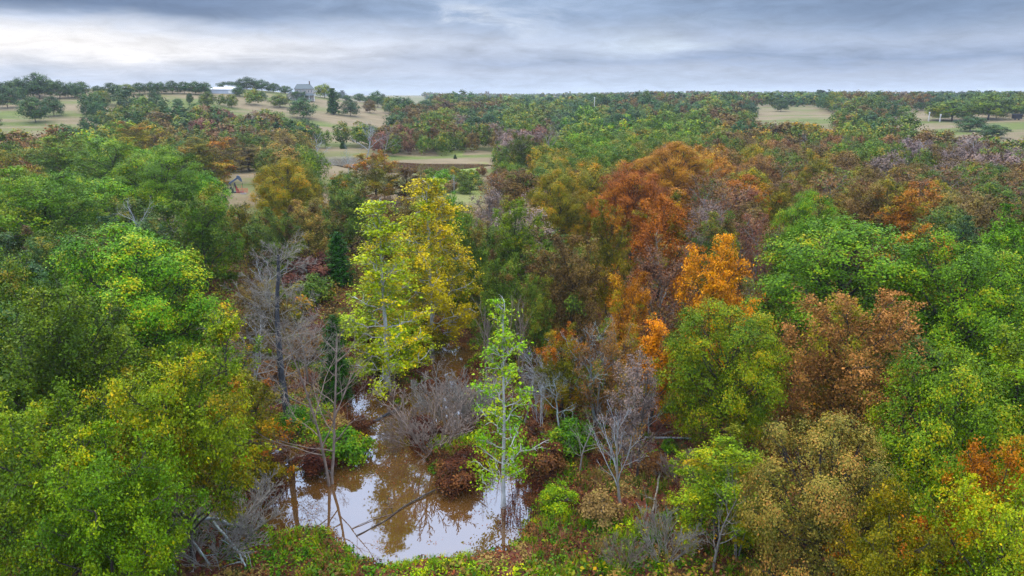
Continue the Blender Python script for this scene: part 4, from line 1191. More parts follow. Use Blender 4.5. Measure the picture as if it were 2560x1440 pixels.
# ------------------------------------------------------------------ fallen wood
def log(name, pxs, r0, r1, bark, label, lift=0.08, stubs=0, seed=1, cat='fallen log', z0=None):
    """pxs: photo points along the lying stem, unprojected onto ground or water"""
    r = np.random.default_rng(seed)
    P = []
    for (px, py, up) in pxs:
        x, y, z = hit(px, py)
        P.append((x, y, max(z, 0.0) + lift + up))
    P = np.array(P)
    c = P.mean(0); P = P - c
    t = np.linspace(0, len(P) - 1, (len(P) - 1) * 4 + 1)
    pts = np.stack([np.interp(t, np.arange(len(P)), P[:, i]) for i in range(3)], 1)
    pts += r.normal(0, r0 * 0.35, pts.shape)
    polys = [(pts, np.linspace(r0, r1, len(pts)))]
    V, Q = tubes(polys, 8)
    o = link(name, np_mesh(name, V, Q, [MATS['bark_' + bark]], None, None, True), None, c)
    tag(o, label, cat)
    for i in range(stubs):
        j = r.integers(2, len(pts) - 1)
        d = unit(unit(pts[j] - pts[j - 1]) * 0.6 + r.normal(0, 0.6, 3) + np.array([0, 0, 0.3]))
        p1 = [path(pts[j], d, r.uniform(0.8, 2.4), r0 * 0.4, 0.012, 5, 0.15, 0.0, r)]
        for q in range(3):
            b = p1[0][0][2 + q]
            p1.append(path(b, unit(d + r.normal(0, 0.7, 3)), r.uniform(0.4, 1.1), 0.02, 0.008, 3, 0.2, 0, r))
        V, Q = tubes([p1[0]], 5); V2, Q2 = tubes(p1[1:], 3)
        link('branch', np_mesh('branch', np.concatenate([V, V2]), np.concatenate([Q, Q2 + len(V)]), [MATS['bark_' + bark]], None, None, True), o)
log('fallen_log', [(912, 1078, 0), (955, 1058, .05), (1003, 1030, .2)], 0.12, 0.09, 'charred', 'dark wet log lying across the brown channel', 0.05, 1, 3)
log('fallen_log', [(892, 1358, 0), (960, 1322, 0), (1010, 1285, .05), (1080, 1248, .1), (1150, 1218, .3)], 0.03, 0.065, 'dark', 'long thin fallen trunk slanting across the pale pond water', 0.03, 6, 4)
log('fallen_branch', [(880, 1340, 0), (930, 1318, .05), (982, 1302, 0)], 0.03, 0.02, 'brown', 'thin reddish branch floating beside the long fallen trunk', 0.02, 2, 5, 'branch')
log('fallen_log', [(660, 1215, .3), (720, 1180, .3), (790, 1150, .5)], 0.14, 0.08, 'grey', 'grey log angled into the pond corner under the brush', 0.1, 3, 6)
log('fallen_log', [(1612, 1096, 0), (1735, 1100, 0)], 0.09, 0.07, 'silver', 'pale log lying on the red leaf litter', 0.12, 1, 7)
log('fallen_log', [(1650, 1092, .1), (1700, 1083, .1)], 0.08, 0.08, 'brown', 'short brown log behind the pale one on the leaf litter', 0.12, 0, 8)
log('fallen_limb', [(380, 1400, .6), (455, 1352, 1.0), (545, 1340, .9), (620, 1352, .6)], 0.15, 0.06, 'lichen', 'pale lichen-covered fallen limb arching over the brush', 0.3, 5, 9, 'fallen limb')
log('fallen_limb', [(405, 1332, 1.2), (470, 1372, .9), (530, 1436, .4)], 0.10, 0.05, 'lichen', 'pale forked limb crossing under the arching one', 0.3, 4, 10, 'fallen limb')
log('fallen_limb', [(540, 1350, .9), (590, 1395, .5), (620, 1438, .3)], 0.08, 0.04, 'lichen', 'pale bent limb dropping towards the weedy bank', 0.3, 3, 11, 'fallen limb')
log('fallen_limb', [(385, 1380, 1.0), (420, 1420, .7), (445, 1460, .5)], 0.09, 0.05, 'lichen', 'short pale limb beside the olive oak shade', 0.3, 2, 12, 'fallen limb')
log('broken_trunk', [(1500, 1010, 0.2), (1462, 965, 2.2), (1445, 990, 5.0)], 0.16, 0.1, 'dark', 'broken leaning trunk with a raw snapped top near the dead oak', 0.1, 2, 13, 'broken trunk')
log('tree_stump', [(1402 + 250, 1185, 0), (1632, 1290, 0)], 0.07, 0.06, 'grey', 'thin grey dead stem lying on the slope below the dark straight trunk', 0.3, 2, 14, 'fallen log')

# ------------------------------------------------------------------ shrubs one can tell apart
SHRUBS = [
 (870, 1150, 120, 'weed_green', 'dark green shrub mound in the pond behind the twin-stemmed tree'), (905, 1085, 60, 'weed_brown', 'brown shrub at the channel mouth'),
 (1140, 1220, 110, 'weed_brown', 'dark red-brown weed mound rising from the pond'), (1180, 1180, 80, 'weed_brown', 'red-brown weed mound behind the first mound in the pond'),
 (1060, 1105, 90, 'weed_brown', 'brown mound under the leaning brush pile'), (790, 1175, 90, 'weed_brown', 'brown shrub beside the angled grey log'),
 (680, 1190, 100, 'weed_brown', 'rusty shrub on the near bank below the golden-edged oak'), (740, 1075, 90, 'weed_green', 'green shrub at the foot of the blackened trunk'),
 (1672, 1128, 42, 'weed_green', 'small round evergreen shrub on the leaf litter'), (1640, 1180, 75, 'RU', 'russet shrub beside the dark straight trunk'),
 (1430, 1130, 120, 'weed_green', 'green shrub among the reddish weeds'), (1360, 1180, 110, 'weed_brown', 'dark weed mound behind the reed bed'),
 (1390, 1270, 90, 'weed_vine', 'bright vine-covered shrub at the reed bed'), (1500, 1300, 100, 'weed_tan', 'tawny shrub on the weedy bank'),
 (1330, 1120, 90, 'weed_brown', 'brown shrub beside the white sycamore stem'), (1000, 900, 120, 'GY', 'yellow-green shrub below the lime-yellow sycamore'),
 (960, 935, 110, 'YG', 'olive-green shrub at the pool under the sycamore'), (1060, 870, 110, 'OG', 'gold-green shrub under the golden sycamore'), (900, 850, 100, 'GY', 'lime shrub beside the sycamore trunk'),
 (770, 720, 120, 'MA', 'maroon red shrub under the khaki tan oak'), (800, 690, 90, 'MA', 'dark red shrub beside the cedar'), (735, 690, 80, 'MA', 'dusky red shrub behind the blackened tree'), (790, 760, 100, 'OL', 'olive shrub in front of the red undergrowth'),
 (730, 800, 110, 'OG', 'golden olive shrub behind the blackened tree'), (680, 960, 90, 'RU', 'rusty shrub at the foot of the grey slender tree'), (770, 900, 90, 'RU', 'rust shrub behind the small grey bare tree'),
 (1720, 1010, 100, 'RU', 'shaded russet shrub by the grey trunk'), (1480, 1010, 110, 'OL', 'olive shrub below the dead oak'), (1350, 960, 120, 'BR', 'brown shrub behind the crooked limbs'), (1560, 1090, 80, 'MV', 'mauve withered shrub behind the fanning tree'),
 (1072, 468, 46, 'YG', 'yellow-green shrub on the slope of the grassy dam above the golden sycamore'), (1112, 458, 52, 'G1', 'bright green shrub in the middle of the dam slope'), (1152, 466, 48, 'OL', 'olive shrub on the dam slope'),
 (1092, 488, 50, 'G2', 'mid green shrub low on the dam slope'), (1180, 452, 40, 'YG', 'small lime shrub near the end of the dam'), (1055, 450, 34, 'KH', 'tawny shrub at the pond end of the dam'), (1130, 480, 44, 'weed_tan', 'tan brush on the dam slope'),
 (1165, 484, 44, 'G2', 'green shrub at the foot of the dam slope'), (1188, 474, 48, 'OL', 'olive shrub at the wood end of the dam slope'), (1078, 448, 40, 'G2', 'dull green shrub just under the dam crest'), (1135, 446, 42, 'OG', 'gold-green shrub just under the dam crest'), (1160, 450, 36, 'YG', 'lime-green shrub under the dam crest by the dead stems'), (1060, 482, 48, 'BR', 'brown shrub low on the dam slope above the yellow crown'), (1112, 432, 14, 'G1', 'tiny green shrub on top of the dam'), (1030, 440, 36, 'BR', 'brown shrub beside the muddy pond end'), (1205, 440, 30, 'RU', 'rusty shrub at the wood end of the dam'),
]
for i, (px, pb, wpx, cls, lab) in enumerate(SHRUBS):
    x, y, z = hit(px, pb)
    D = math.sqrt(x * x + y * y + H * H)
    wd = wpx / F * D
    tree('shrub', x, y, max(z, -0.1), wd, wd * random.uniform(0.6, 0.8), 'bush%d' % (i % 3), cls, lab, 'shrub', acc=cls)

# ------------------------------------------------------------------ ground cover nobody could count
CLASSES_UG = ['weed_green', 'weed_vine', 'weed_brown', 'weed_tan', 'OL', 'OG', 'BR', 'RU', 'MA', 'YG']
def scatter(n, d0, d1, r):
    rad = np.sqrt(r.uniform(d0 * d0, d1 * d1, n)); a = r.uniform(R(-42), R(42), n)
    x, y = rad * np.sin(a), rad * np.cos(a)
    z = height(x, y)
    px, py = project(x, y, z)
    return x, y, z, px, py, rad

def build_undergrowth():
    r = np.random.default_rng(8)
    # (a) brush filling the forest floor
    x, y, z, px, py, D = scatter(11000, 26, 150, r)
    clear = inside(CLEAR_PX[6], px, py)
    open_ = clear | inside(CLEAR_PX[0], px, py)
    k = ~open_ & (pond_d(x, y) > 0.4)
    x, y, z, px, py = x[k], y[k], z[k], px[k], py[k]
    n = len(x); m = 34
    rr = r.uniform(0.5, 1.3, n); hh = rr * r.uniform(0.8, 1.9, n)
    idx = np.repeat(np.arange(n), m)
    d = unit(r.normal(size=(n * m, 3))); d[:, 2] = np.abs(d[:, 2])
    P = np.stack([x[idx] + d[:, 0] * rr[idx], y[idx] + d[:, 1] * rr[idx], z[idx] + d[:, 2] * hh[idx] * r.uniform(0.4, 1, n * m)], 1)
    N = unit(d * 0.5 + r.normal(size=d.shape) * 0.5 + np.array([0, 0, 0.6]))
    L = 0.26 * r.uniform(0.6, 1.4, n * m)
    V, Q = leaf_quads(P, N, L, L * 0.65, r)
    cl = np.array([zone_class(a, min(b, 700), r) for a, b in zip(px, py)])
    cl = np.where(np.isin(cl, CLASSES_UG), cl, np.where(np.isin(cl, ['G1', 'G2', 'G3']), 'weed_green', 'RU'))
    dark = r.uniform(size=n) < 0.3
    cl = np.where(dark, 'BR', cl)
    mi = np.array([CLASSES_UG.index(c) for c in cl])[idx]
    lv = [r.uniform(0, 1, n * m)]; cv = [r.uniform(0, 1, n)[idx]]
    VV, QQ, MI = [V], [Q], [mi]; off = len(V)
    # (b) weeds of the clearing
    x, y, z, px, py, D = scatter(26000, 30, 78, r)
    pd = pond_d(x, y)
    k = (inside(CLEAR_PX[6], px, py) | (py > 1180) & (px > 560) & (px < 1950)) & (pd > 0.05)
    x, y, z, px, py, pd = x[k], y[k], z[k], px[k], py[k], pd[k]
    g = fbm(x / 3.2, y / 3.2, 51)
    g2 = fbm(x / 2.0, y / 2.0, 57)
    litter_zone = sstep(1480, 1640, px) * sstep(960, 1060, py) * (1 - sstep(1280, 1400, py))
    k = r.uniform(size=len(x)) < (0.95 - 0.75 * litter_zone)
    x, y, z, px, py, pd, g, g2 = x[k], y[k], z[k], px[k], py[k], pd[k], g[k], g2[k]
    n = len(x); m = 22
    cl = np.where(g < 0.40, 2, np.where(g < 0.5, np.where(g2 > 0.5, 0, 2), np.where(g2 > 0.56, 1, np.where(g2 > 0.44, 0, 3))))
    cl = np.where((py > 1300) & (cl == 2) & (r.uniform(size=n) < 0.55), 0, cl)
    rr = r.uniform(0.2, 0.5, n); hh = np.where(cl == 2, r.uniform(0.5, 1.25, n), r.uniform(0.25, 0.6, n)) * np.where((py > 1290) & (pd < 1.6), 0.45, 1.0)
    idx = np.repeat(np.arange(n), m)
    d = unit(r.normal(size=(n * m, 3))); d[:, 2] = np.abs(d[:, 2])
    P = np.stack([x[idx] + d[:, 0] * rr[idx], y[idx] + d[:, 1] * rr[idx], z[idx] + d[:, 2] * hh[idx] * r.uniform(0.3, 1, n * m)], 1)
    N = unit(d * 0.5 + r.normal(size=d.shape) * 0.6 + np.array([0, 0, 0.6]))
    L = 0.14 * r.uniform(0.6, 1.5, n * m)
    V, Q = leaf_quads(P, N, L, L * 0.6, r)
    VV.append(V); QQ.append(Q + off); off += len(V); MI.append(cl[idx]); lv.append(r.uniform(0, 1, n * m)); cv.append(r.uniform(0, 1, n)[idx])
    me = np_mesh('undergrowth', np.concatenate(VV), np.concatenate(QQ), [MATS[c] for c in CLASSES_UG], np.concatenate(MI), {'leafvar': ('FACE', np.concatenate(lv)), 'clump': ('FACE', np.concatenate(cv))})
    tag(link('undergrowth', me), 'tangled weeds, vines and brush covering the forest floor and pond banks', None, None, 'stuff')

def blades(x, y, z, hh, spread, r, m, wd):
    n = len(x); idx = np.repeat(np.arange(n), m)
    a = r.uniform(0, 2 * pi, n * m); t = r.uniform(0.1, 1, n * m) * spread[idx]
    bx, by = x[idx] + np.cos(a) * t * 0.3, y[idx] + np.sin(a) * t * 0.3
    h = hh[idx] * r.uniform(0.6, 1.1, n * m)
    tx, ty = bx + np.cos(a) * t, by + np.sin(a) * t
    sx, sy = -np.sin(a) * wd / 2, np.cos(a) * wd / 2
    V = np.empty((n * m, 4, 3))
    V[:, 0] = np.stack([bx - sx, by - sy, z[idx]], 1); V[:, 1] = np.stack([bx + sx, by + sy, z[idx]], 1)
    V[:, 2] = np.stack([tx + sx * 0.4, ty + sy * 0.4, z[idx] + h], 1); V[:, 3] = np.stack([tx - sx * 0.4, ty - sy * 0.4, z[idx] + h], 1)
    return V.reshape(-1, 3), np.arange(n * m * 4).reshape(-1, 4), idx

def build_grass():
    r = np.random.default_rng(9)
    x, y, z, px, py, D = scatter(16000, 29, 62, r)
    pd = pond_d(x, y)
    k = (px > 560) & (px < 1950) & (pd > 0.0) & (fbm(x / 2.4, y / 2.4, 61) > np.where(py > 1270, 0.42, 0.60)) & (py > 1080)
    x, y, z = x[k], y[k], z[k]
    hh = r.uniform(0.3, 0.65, len(x)) * np.where(pd[k] < 1.2, 0.5, 1)
    V, Q, idx = blades(x, y, z, hh, r.uniform(0.15, 0.5, len(x)), r, 12, 0.03)
    c = np.where(fbm(x / 1.7, y / 1.7, 63) > 0.5, 0, np.where(r.uniform(size=len(x)) < 0.6, 1, 2))[idx]
    me = np_mesh('bank_grass', V, Q, [MATS['weed_vine'], MATS['weed_green'], MATS['weed_tan']], c, {'leafvar': ('FACE', r.uniform(0, 1, len(Q))), 'clump': ('FACE', r.uniform(0, 1, len(x))[idx])})
    tag(link('bank_grass', me), 'green and tawny grass tufts along the near pond bank', None, None, 'stuff')
    # reeds: dry stalks standing in the shallow margin
    x, y, z, px, py, D = scatter(30000, 32, 60, r)
    pd = pond_d(x, y)
    k = (pd > -0.75) & (pd < 0.5) & (px > 640) & (px < 1400) & (py < 1300) & (fbm(x / 2.1, y / 2.1, 71) > 0.55)
    k |= inside([(1275, 1170), (1350, 1200), (1350, 1290), (1300, 1330), (1230, 1350), (1262, 1290), (1290, 1240)], px, py)
    x, y, z = x[k], y[k], np.maximum(z[k], -0.15)
    V, Q, idx = blades(x, y, z, r.uniform(0.4, 1.0, len(x)), r.uniform(0.05, 0.2, len(x)), r, 5, 0.022)
    n = len(x); m = 5; id2 = np.repeat(np.arange(n), m)
    P = np.stack([x[id2] + r.normal(0, 0.1, n * m), y[id2] + r.normal(0, 0.1, n * m), z[id2] + r.uniform(0.3, 0.95, n * m)], 1)
    V2, Q2 = leaf_quads(P, unit(r.normal(size=P.shape) + np.array([0, 0, 0.5])), 0.12 * r.uniform(0.6, 1.4, n * m), 0.07, r)
    me = np_mesh('reeds', np.concatenate([V, V2]), np.concatenate([Q, Q2 + len(V)]), [MATS['weed_brown']], None, {'leafvar': ('FACE', r.uniform(0, 1, len(Q) + len(Q2))), 'clump': ('FACE', r.uniform(0, 1, len(Q) + len(Q2)))})
    tag(link('reeds', me), 'dry dark brown reeds and dock stalks in the shallow margin of the pond', None, None, 'stuff')
    # leaves and scum afloat on the pond
    x, y, z, px, py, D = scatter(60000, 30, 75, r)
    k = (pond_d(x, y) < 0.0) & (fbm(x / 1.6, y / 1.6, 83) + np.where(py < 1180, 0.1, -0.06) > 0.56)
    x, y = x[k], y[k]
    P = np.stack([x, y, np.full(len(x), 0.012)], 1)
    V, Q = leaf_quads(P, unit(r.normal(size=P.shape) * 0.06 + np.array([0, 0, 1])), 0.10 * r.uniform(0.5, 1.5, len(x)), 0.07, r)
    me = np_mesh('floating_leaves', V, Q, [MATS['litter'], MATS['weed_tan']], (r.uniform(size=len(Q)) < 0.5).astype(np.int32), {'leafvar': ('FACE', r.uniform(0, 1, len(Q))), 'clump': ('FACE', r.uniform(0, 1, len(Q)))})
    tag(link('floating_leaves', me), 'tan and brown leaves floating on the muddy channel', None, None, 'stuff')
    # fallen leaves
    x, y, z, px, py, D = scatter(90000, 28, 95, r)
    k = (pond_d(x, y) > 0.3) & (px > 500) & (px < 2000)
    x, y, z = x[k], y[k], z[k]
    P = np.stack([x, y, z + 0.03], 1)
    L = 0.15 * r.uniform(0.6, 1.4, len(x))
    V, Q = leaf_quads(P, unit(r.normal(size=P.shape) * 0.35 + np.array([0, 0, 1])), L, L * 0.7, r)
    me = np_mesh('leaf_litter', V, Q, [MATS['litter']], None, {'leafvar': ('FACE', r.uniform(0, 1, len(Q))), 'clump': ('FACE', r.uniform(0, 1, len(Q)))})
    tag(link('leaf_litter', me), 'red-brown fallen leaves carpeting the ground', None, None, 'stuff')
build_undergrowth()
build_grass()

# ------------------------------------------------------------------ haze
def build_haze():
    m = bpy.data.materials.new('haze_air'); m.use_nodes = True
    t = NT(m.node_tree); t.n.clear()
    v = t.new('ShaderNodeVolumePrincipled')
    v.inputs['Color'].default_value = (0.80, 0.88, 1.0, 1)
    v.inputs['Density'].default_value = 0.00013
    v.inputs['Anisotropy'].default_value = 0.1
    o = t.new('ShaderNodeOutputMaterial'); t.l.new(v.outputs[0], o.inputs['Volume'])
    s_, lo, hi = 4050, -2.6, 48.0
    V = [(x, y, z) for z in (lo, hi) for x, y in ((-s_, -s_), (s_, -s_), (s_, s_), (-s_, s_))]
    me = bpy.data.meshes.new('haze')
    me.from_pydata(V, [], [(0, 3, 2, 1), (4, 5, 6, 7), (0, 1, 5, 4), (1, 2, 6, 5), (2, 3, 7, 6), (3, 0, 4, 7)])
    me.materials.append(m)
    tag(link('haze', me), None, None, None, 'stuff')
build_haze()

# ------------------------------------------------------------------ buildings and oilfield equipment
def box_into(L, x0, x1, y0, y1, z0, z1):
    V = [(x, y, z) for z in (z0, z1) for x, y in ((x0, y0), (x1, y0), (x1, y1), (x0, y1))]
    o = len(L[0]); L[0].extend(V)
    L[1].extend([tuple(i + o for i in f) for f in ((0, 3, 2, 1), (4, 5, 6, 7), (0, 1, 5, 4), (1, 2, 6, 5), (2, 3, 7, 6), (3, 0, 4, 7))])
def bar_into(L, a, b, wd, dp=None):
    a = np.array(a, float); b = np.array(b, float); t = unit(b - a)
    u = unit(np.cross(t, np.array([0, 1.0, 0.05]))); v = np.cross(t, u); dp = dp or wd
    V = [tuple(p + u * su * wd / 2 + v * sv * dp / 2) for p in (a, b) for su, sv in ((-1, -1), (1, -1), (1, 1), (-1, 1))]
    o = len(L[0]); L[0].extend(V)
    L[1].extend([tuple(i + o for i in f) for f in ((0, 3, 2, 1), (4, 5, 6, 7), (0, 1, 5, 4), (1, 2, 6, 5), (2, 3, 7, 6), (3, 0, 4, 7))])
def prism_into(L, prof, y0, y1):
    """prof: (x, z) outline, extruded along y"""
    n = len(prof); o = len(L[0])
    L[0].extend([(x, y0, z) for x, z in prof] + [(x, y1, z) for x, z in prof])
    L[1].append(tuple(o + i for i in range(n))); L[1].append(tuple(o + n + i for i in reversed(range(n))))
    for i in range(n):
        j = (i + 1) % n
        L[1].append((o + i, o + n + i, o + n + j, o + j))
def part(name, L, mat, parent, loc=None):
    me = bpy.data.meshes.new(name); me.from_pydata(L[0], [], L[1]); me.materials.append(mat)
    import bmesh
    bm = bmesh.new(); bm.from_mesh(me); bmesh.ops.recalc_face_normals(bm, faces=bm.faces); bm.to_mesh(me); bm.free()
    return link(name, me, parent, loc)
M_WALL = plain('pale_siding', (160, 150, 142)); M_ROOF = plain('slate_shingle', (92, 104, 108), 0.8); M_GLASS = plain('dark_window_glass', (42, 48, 58), 0.15)
M_TRIM = plain('white_trim', (222, 222, 220)); M_SHED = plain('grey_metal_siding', (176, 184, 196), 0.5); M_SHEDROOF = plain('white_metal_roof', (236, 240, 244), 0.45)
M_STEEL = plain('blue_grey_steel', (74, 88, 108), 0.5); M_BLACK = plain('black_steel', (34, 34, 40), 0.6); M_RED = plain('faded_red_rail', (206, 92, 74), 0.6)
M_BRICK = plain('chimney_brick', (96, 82, 78), 0.9); M_CONC = plain('concrete_pad', (150, 140, 140), 0.9); M_POST = plain('weathered_post', (206, 200, 196), 0.8)

def hip(L, x0, x1, y0, y1, z0, z1, inset):
    o = len(L[0]); ym = (y0 + y1) / 2
    L[0].extend([(x0, y0, z0), (x1, y0, z0), (x1, y1, z0), (x0, y1, z0), (x0 + inset, ym, z1), (x1 - inset, ym, z1)])
    L[1].extend([tuple(i + o for i in f) for f in ((0, 1, 5, 4), (1, 2, 5), (2, 3, 4, 5), (3, 0, 4), (0, 3, 2, 1))])

def window(parent, x, z, wd, ht, y):
    L = ([], []); box_into(L, x - wd / 2, x + wd / 2, y - 0.08, y, z - ht / 2, z + ht / 2)
    o = part('window', L, M_GLASS, parent)
    L = ([], [])
    for a in (-1, 1):
        box_into(L, x + a * wd / 2 - 0.09, x + a * wd / 2 + 0.09, y - 0.14, y - 0.003, z - ht / 2, z + ht / 2)
        box_into(L, x - wd / 2 - 0.09, x + wd / 2 + 0.09, y - 0.15, y - 0.005, z + a * (ht / 2 + 0.09) - 0.09, z + a * (ht / 2 + 0.09) + 0.09)
    part('frame', L, M_TRIM, o)

def farmhouse():
    x, y, z = hit_near(756, 253)
    D = math.hypot(x, y); u = D / F                     # metres per photo pixel there
    print('house at', D, 'height', 45 * u)
    root = empty('farmhouse', (x, y + 3, gz(x, y + 3) - 0.3), -math.atan2(x, y), (1, 1, 1))
    tag(root, 'two-storey farmhouse with pale walls, hipped slate roof and porch on the hilltop', 'house')
    k = u * 0.92
    hx0, hx1 = -20 * k, 26 * k
    dep = 20 * k
    zt = 30 * k                                          # eaves of the upper storey
    L = ([], []); box_into(L, hx0, hx1, 0, dep, 0, zt); wall = part('wall', L, M_WALL, root)
    L = ([], []); hip(L, hx0 - 2 * k, hx1 + 2 * k, -2 * k, dep + 2 * k, zt + 0.003, zt + 12 * k, 9 * k); roof = part('roof', L, M_ROOF, root)
    L = ([], []); box_into(L, hx1 - 10 * k, hx1 - 7 * k, dep * 0.45, dep * 0.6, zt, zt + 19 * k); part('chimney', L, M_BRICK, roof)
    L = ([], []); hip(L, hx0 - 1 * k, hx1 + 1 * k, -8 * k, 0.0, 14 * k, 19 * k, 3 * k); part('porch_roof', L, M_ROOF, root)
    for i in range(5):
        xx = hx0 + (hx1 - hx0) * i / 4
        L = ([], []); box_into(L, xx - 0.15, xx + 0.15, -7.4 * k, -7.4 * k + 0.3, 0, 13.9 * k); part('porch_post', L, M_TRIM, root)
    for xx in (-0.75, -0.35, 0.1, 0.5, 0.85):
        window(root, (hx0 + hx1) / 2 + xx * (hx1 - hx0) / 2 * 0.95, 24 * k, 3.2 * k, 6 * k, 0)
    for xx in (-0.6, 0.55):
        window(root, (hx0 + hx1) / 2 + xx * (hx1 - hx0) / 2, 7 * k, 4.5 * k, 7 * k, 0)
    L = ([], []); box_into(L, hx0 + 20 * k, hx0 + 24 * k, -0.1, 0, 0, 9 * k); part('door', L, M_GLASS, root)
    # garage wing with a front gable
    gx0, gx1 = hx0 - 20 * k, hx0 - 0.004
    gm = (gx0 + gx1) / 2
    L = ([], []); prism_into(L, [(gx0, 0), (gx1, 0), (gx1, 13 * k), (gm, 21 * k), (gx0, 13 * k)], -4 * k, dep * 0.8); part('garage_wall', L, M_WALL, root)
    L = ([], [])
    prism_into(L, [(gx0 - 1.2 * k, 12.6 * k), (gm, 21.6 * k), (gx1, 13.4 * k), (gx1, 14.6 * k), (gm, 22.8 * k), (gx0 - 1.2 * k, 13.8 * k)], -5 * k, dep * 0.8 + k); part('garage_roof', L, M_ROOF, root)
    window(root, gm, 7 * k, 4 * k, 5 * k, -4 * k)
farmhouse()

def shed(px0, px1, pb, ph_wall, ph_roof, label):
    xm, ym, zm = hit_near((px0 + px1) / 2, pb)
    D = math.hypot(xm, ym); u = D / F
    root = empty('metal_shed', (xm, ym, zm - 0.3), -math.atan2(xm, ym) + 0.12)
    tag(root, label, 'shed')
    hw = (px1 - px0) / 2 * u; dp = 14 * u; hz = ph_wall * u + 0.3; rz = hz + ph_roof * u
    L = ([], []); o = 0
    V = [(-hw, 0, 0), (hw, 0, 0), (hw, dp, 0), (-hw, dp, 0), (-hw, 0, hz), (hw, 0, hz), (hw, dp, hz), (-hw, dp, hz), (-hw, dp / 2, rz), (hw, dp / 2, rz)]
    L[0].extend(V); L[1].extend([(0, 1, 5, 4), (1, 2, 6, 9, 5), (2, 3, 7, 6), (3, 0, 4, 8, 7), (0, 3, 2, 1)])
    part('wall', L, M_SHED, root)
    L = ([], [])
    for a, b in (((-0.6, hz - 0.05), (dp / 2, rz + 0.16)), ((dp / 2, rz + 0.16), (dp + 0.6, hz - 0.05))):
        y0, z0 = a; y1, z1 = b; o = len(L[0])
        L[0].extend([(-hw - 0.5, y0, z0 + 0.05), (hw + 0.5, y0, z0 + 0.05), (hw + 0.5, y1, z1), (-hw - 0.5, y1, z1), (-hw - 0.5, y0, z0 + 0.17), (hw + 0.5, y0, z0 + 0.17), (hw + 0.5, y1, z1 + 0.12), (-hw - 0.5, y1, z1 + 0.12)])
        L[1].extend([tuple(i + o for i in f) for f in ((0, 3, 2, 1), (4, 5, 6, 7), (0, 1, 5, 4), (1, 2, 6, 5), (2, 3, 7, 6), (3, 0, 4, 7))])
    part('roof', L, M_SHEDROOF, root)
    L = ([], []); box_into(L, hw * 0.45, hw * 0.7, -0.08, -0.003, 0.3, hz * 0.8); part('door', L, M_TRIM, root)
shed(528, 584, 234, 9, 4, 'long low grey metal shed with a white roof on the hilltop')
shed(566, 596, 226, 5, 5, 'second white-roofed shed peeking out behind the hilltop grove')

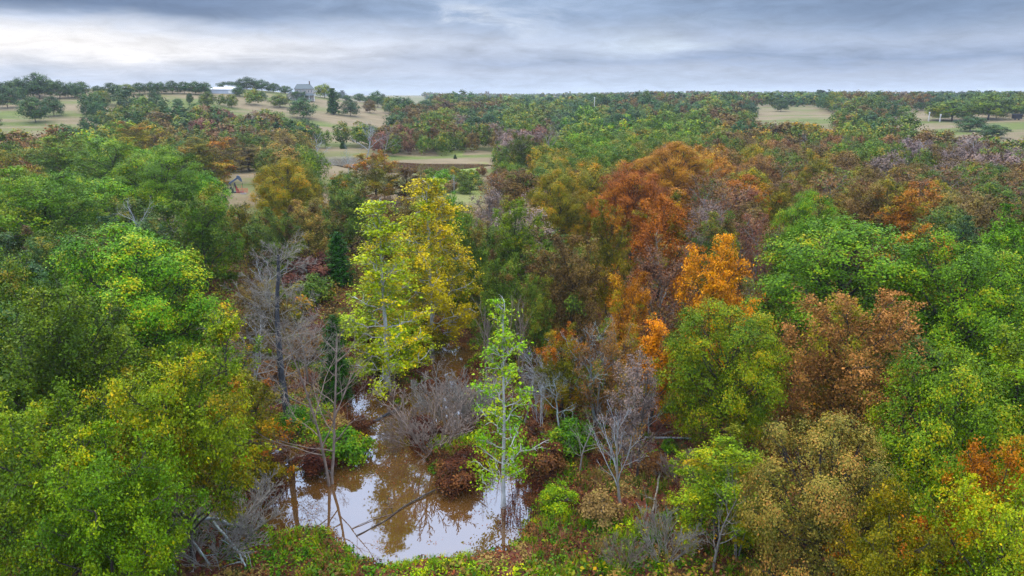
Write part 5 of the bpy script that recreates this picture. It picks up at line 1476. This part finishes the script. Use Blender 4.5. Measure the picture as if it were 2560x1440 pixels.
def pump_jack():
    x, y, z = hit(590, 481)
    D = math.hypot(x, y); k = math.hypot(D, H) / F / 20.6         # metres per zoomed pixel (20.6 per photo pixel)
    root = empty('pump_jack', (x, y, z - 0.05), -math.atan2(x, y))
    tag(root, 'black and blue-grey oil pump jack nodding beside red guard rails in the clearing', 'pump jack')
    X = lambda a: (a - 560) * k
    Zz = lambda b: (1060 - b) * k
    L = ([], []); box_into(L, X(330), X(900), -1.0, 1.0, 0, 0.25); part('base_skid', L, M_BLACK, root)
    for (a, yy) in ((455, -0.8), (590, 0.9), (705, -0.7), (640, 0.8)):
        L = ([], []); bar_into(L, (X(a), yy, 0.25), (X(535), yy * 0.15, Zz(600)), 0.2); part('leg', L, M_BLACK, root)
    L = ([], []); bar_into(L, (X(300), 0, Zz(625)), (X(690), 0, Zz(375)), 0.42, 0.34); part('walking_beam', L, M_STEEL, root)
    # curved horse head at the raised end
    L = ([], [])
    prof = [(X(640), Zz(380)), (X(840), Zz(560)), (X(880), Zz(550)), (X(872), Zz(470)), (X(845), Zz(385)), (X(800), Zz(310)), (X(740), Zz(262)), (X(690), Zz(262)), (X(650), Zz(300))]
    prism_into(L, prof, -0.25, 0.25); part('horse_head', L, M_STEEL, root)
    L = ([], []); bar_into(L, (X(876), 0, Zz(555)), (X(876), 0, 0.3), 0.06); part('polished_rod', L, M_BLACK, root)
    L = ([], []); box_into(L, X(862), X(890), -0.12, 0.12, Zz(690), Zz(640)); part('carrier_bar', L, M_BLACK, root)
    L = ([], []); bar_into(L, (X(330), -0.5, Zz(615)), (X(385), -0.5, Zz(800)), 0.1); bar_into(L, (X(330), 0.5, Zz(615)), (X(385), 0.5, Zz(800)), 0.1); part('pitman_arm', L, M_BLACK, root)
    L = ([], [])
    for i in range(14):
        a0, a1 = i * 2 * pi / 14, (i + 1) * 2 * pi / 14
        o = len(L[0]); c = (X(365), Zz(830)); rr = 62 * k
        L[0].extend([(c[0], yy, c[1]) for yy in (-0.7, -0.45)] + [(c[0] + rr * cos(q), yy, c[1] + rr * sin(q)) for q in (a0, a1) for yy in (-0.7, -0.45)])
        L[1].extend([(o, o + 2, o + 4), (o + 1, o + 5, o + 3), (o + 2, o + 3, o + 5, o + 4)])
    part('counterweight', L, M_BLACK, root)
    L = ([], []); box_into(L, X(380), X(440), -0.6, 0.6, 0.25, Zz(830)); part('gearbox', L, M_BLACK, root)
    r2 = empty('guard_rail', (x, y - 1.8, gz(x, y - 1.8)), -math.atan2(x, y))
    tag(r2, 'red pipe guard rails around the pump jack well head', 'guard rail')
    for i, a in enumerate((720, 775, 830, 900, 960, 1010, 1085, 1140, 1205)):
        L = ([], []); box_into(L, X(a) - 0.05, X(a) + 0.05, -0.05, 0.05, 0, 1.15 if i not in (0, 4) else 1.9); part('post', L, M_RED, r2)
    L = ([], [])
    for zz in (0.4, 0.75, 1.1):
        box_into(L, X(715), X(1210), -0.03, 0.03, zz - 0.035, zz + 0.035)
    part('rail', L, M_RED, r2)
    r3 = empty('well_cellar', (x + X(1090), y - 2.6, gz(x + X(1090), y - 2.6)), 0)
    L = ([], [])
    for i in range(16):
        a0, a1 = i * pi / 8, (i + 1) * pi / 8; o = len(L[0])
        for q in (a0, a1):
            L[0].extend([(0.75 * cos(q), 0.45 * sin(q), 0.25), (0.5 * cos(q), 0.28 * sin(q), 0.25), (0.75 * cos(q), 0.45 * sin(q), -0.2), (0.5 * cos(q), 0.28 * sin(q), -0.2)])
        L[1].extend([(o, o + 4, o + 5, o + 1), (o, o + 2, o + 6, o + 4), (o + 1, o + 5, o + 7, o + 3)])
    part('rim', L, M_CONC, r3); tag(r3, 'pale concrete ring on the ground beside the guard rails', 'well cover')
pump_jack()

for px, pt, pb, lab in [(2321, 287, 303, 'pale post standing in the field at the wood edge'), (2349, 292, 305, 'shorter pale post beside the low field tree'), (1485, 275, 292, 'white-topped pole rising from the far canopy'), (2234, 236, 262, 'thin utility pole on the far wooded ridge'), (1953, 238, 262, 'faint utility pole at the end of the far ridge')]:
    x, y, z = hit_near(px, pb)
    D = math.hypot(x, y); h = (pb - pt) / F * math.hypot(D, H)
    if px == 1485: h += 8; z = z
    tall = px in (2234, 1953)
    L = ([], []); box_into(L, -0.22, 0.22, -0.22, 0.22, -0.3, h)
    root = empty('utility_pole' if tall or px == 1485 else 'field_post', (x, y, z), 0)
    part('shaft', L, M_POST, root)
    L = ([], []); box_into(L, -0.9 if tall else -0.35, 0.9 if tall else 0.35, -0.3, 0.3, h + 0.003, h + (0.25 if tall else 0.8)); part('cross_arm' if tall else 'cap', L, M_TRIM, root)
    tag(root, lab, 'pole' if tall or px == 1485 else 'post')

def trailer():
    x, y, z = hit_near(2542, 300)
    u = math.hypot(x, y) / F
    root = empty('stock_trailer', (x, y, z), -math.atan2(x, y))
    tag(root, 'dark parked livestock trailer at the edge of the large pale field', 'trailer')
    L = ([], []); box_into(L, -9 * u, 8 * u, 0, 2.4, 0.7, 3.0); part('body', L, M_BLACK, root)
    L = ([], []); box_into(L, -9.3 * u, 8.3 * u, -0.05, 2.45, 3.003, 3.2); part('roof', L, M_STEEL, root)
    for xx in (-3 * u, 3 * u):
        L = ([], [])
        prism_into(L, [(xx + 0.42 * cos(q), 0.42 + 0.42 * sin(q)) for q in np.linspace(0, 2 * pi, 14, endpoint=False)], -0.12, 0.15); part('wheel', L, M_BLACK, root)
    L = ([], []); bar_into(L, (8 * u, 1.2, 0.8), (8 * u + 1.6, 1.2, 0.6), 0.14); part('hitch', L, M_STEEL, root)
trailer()
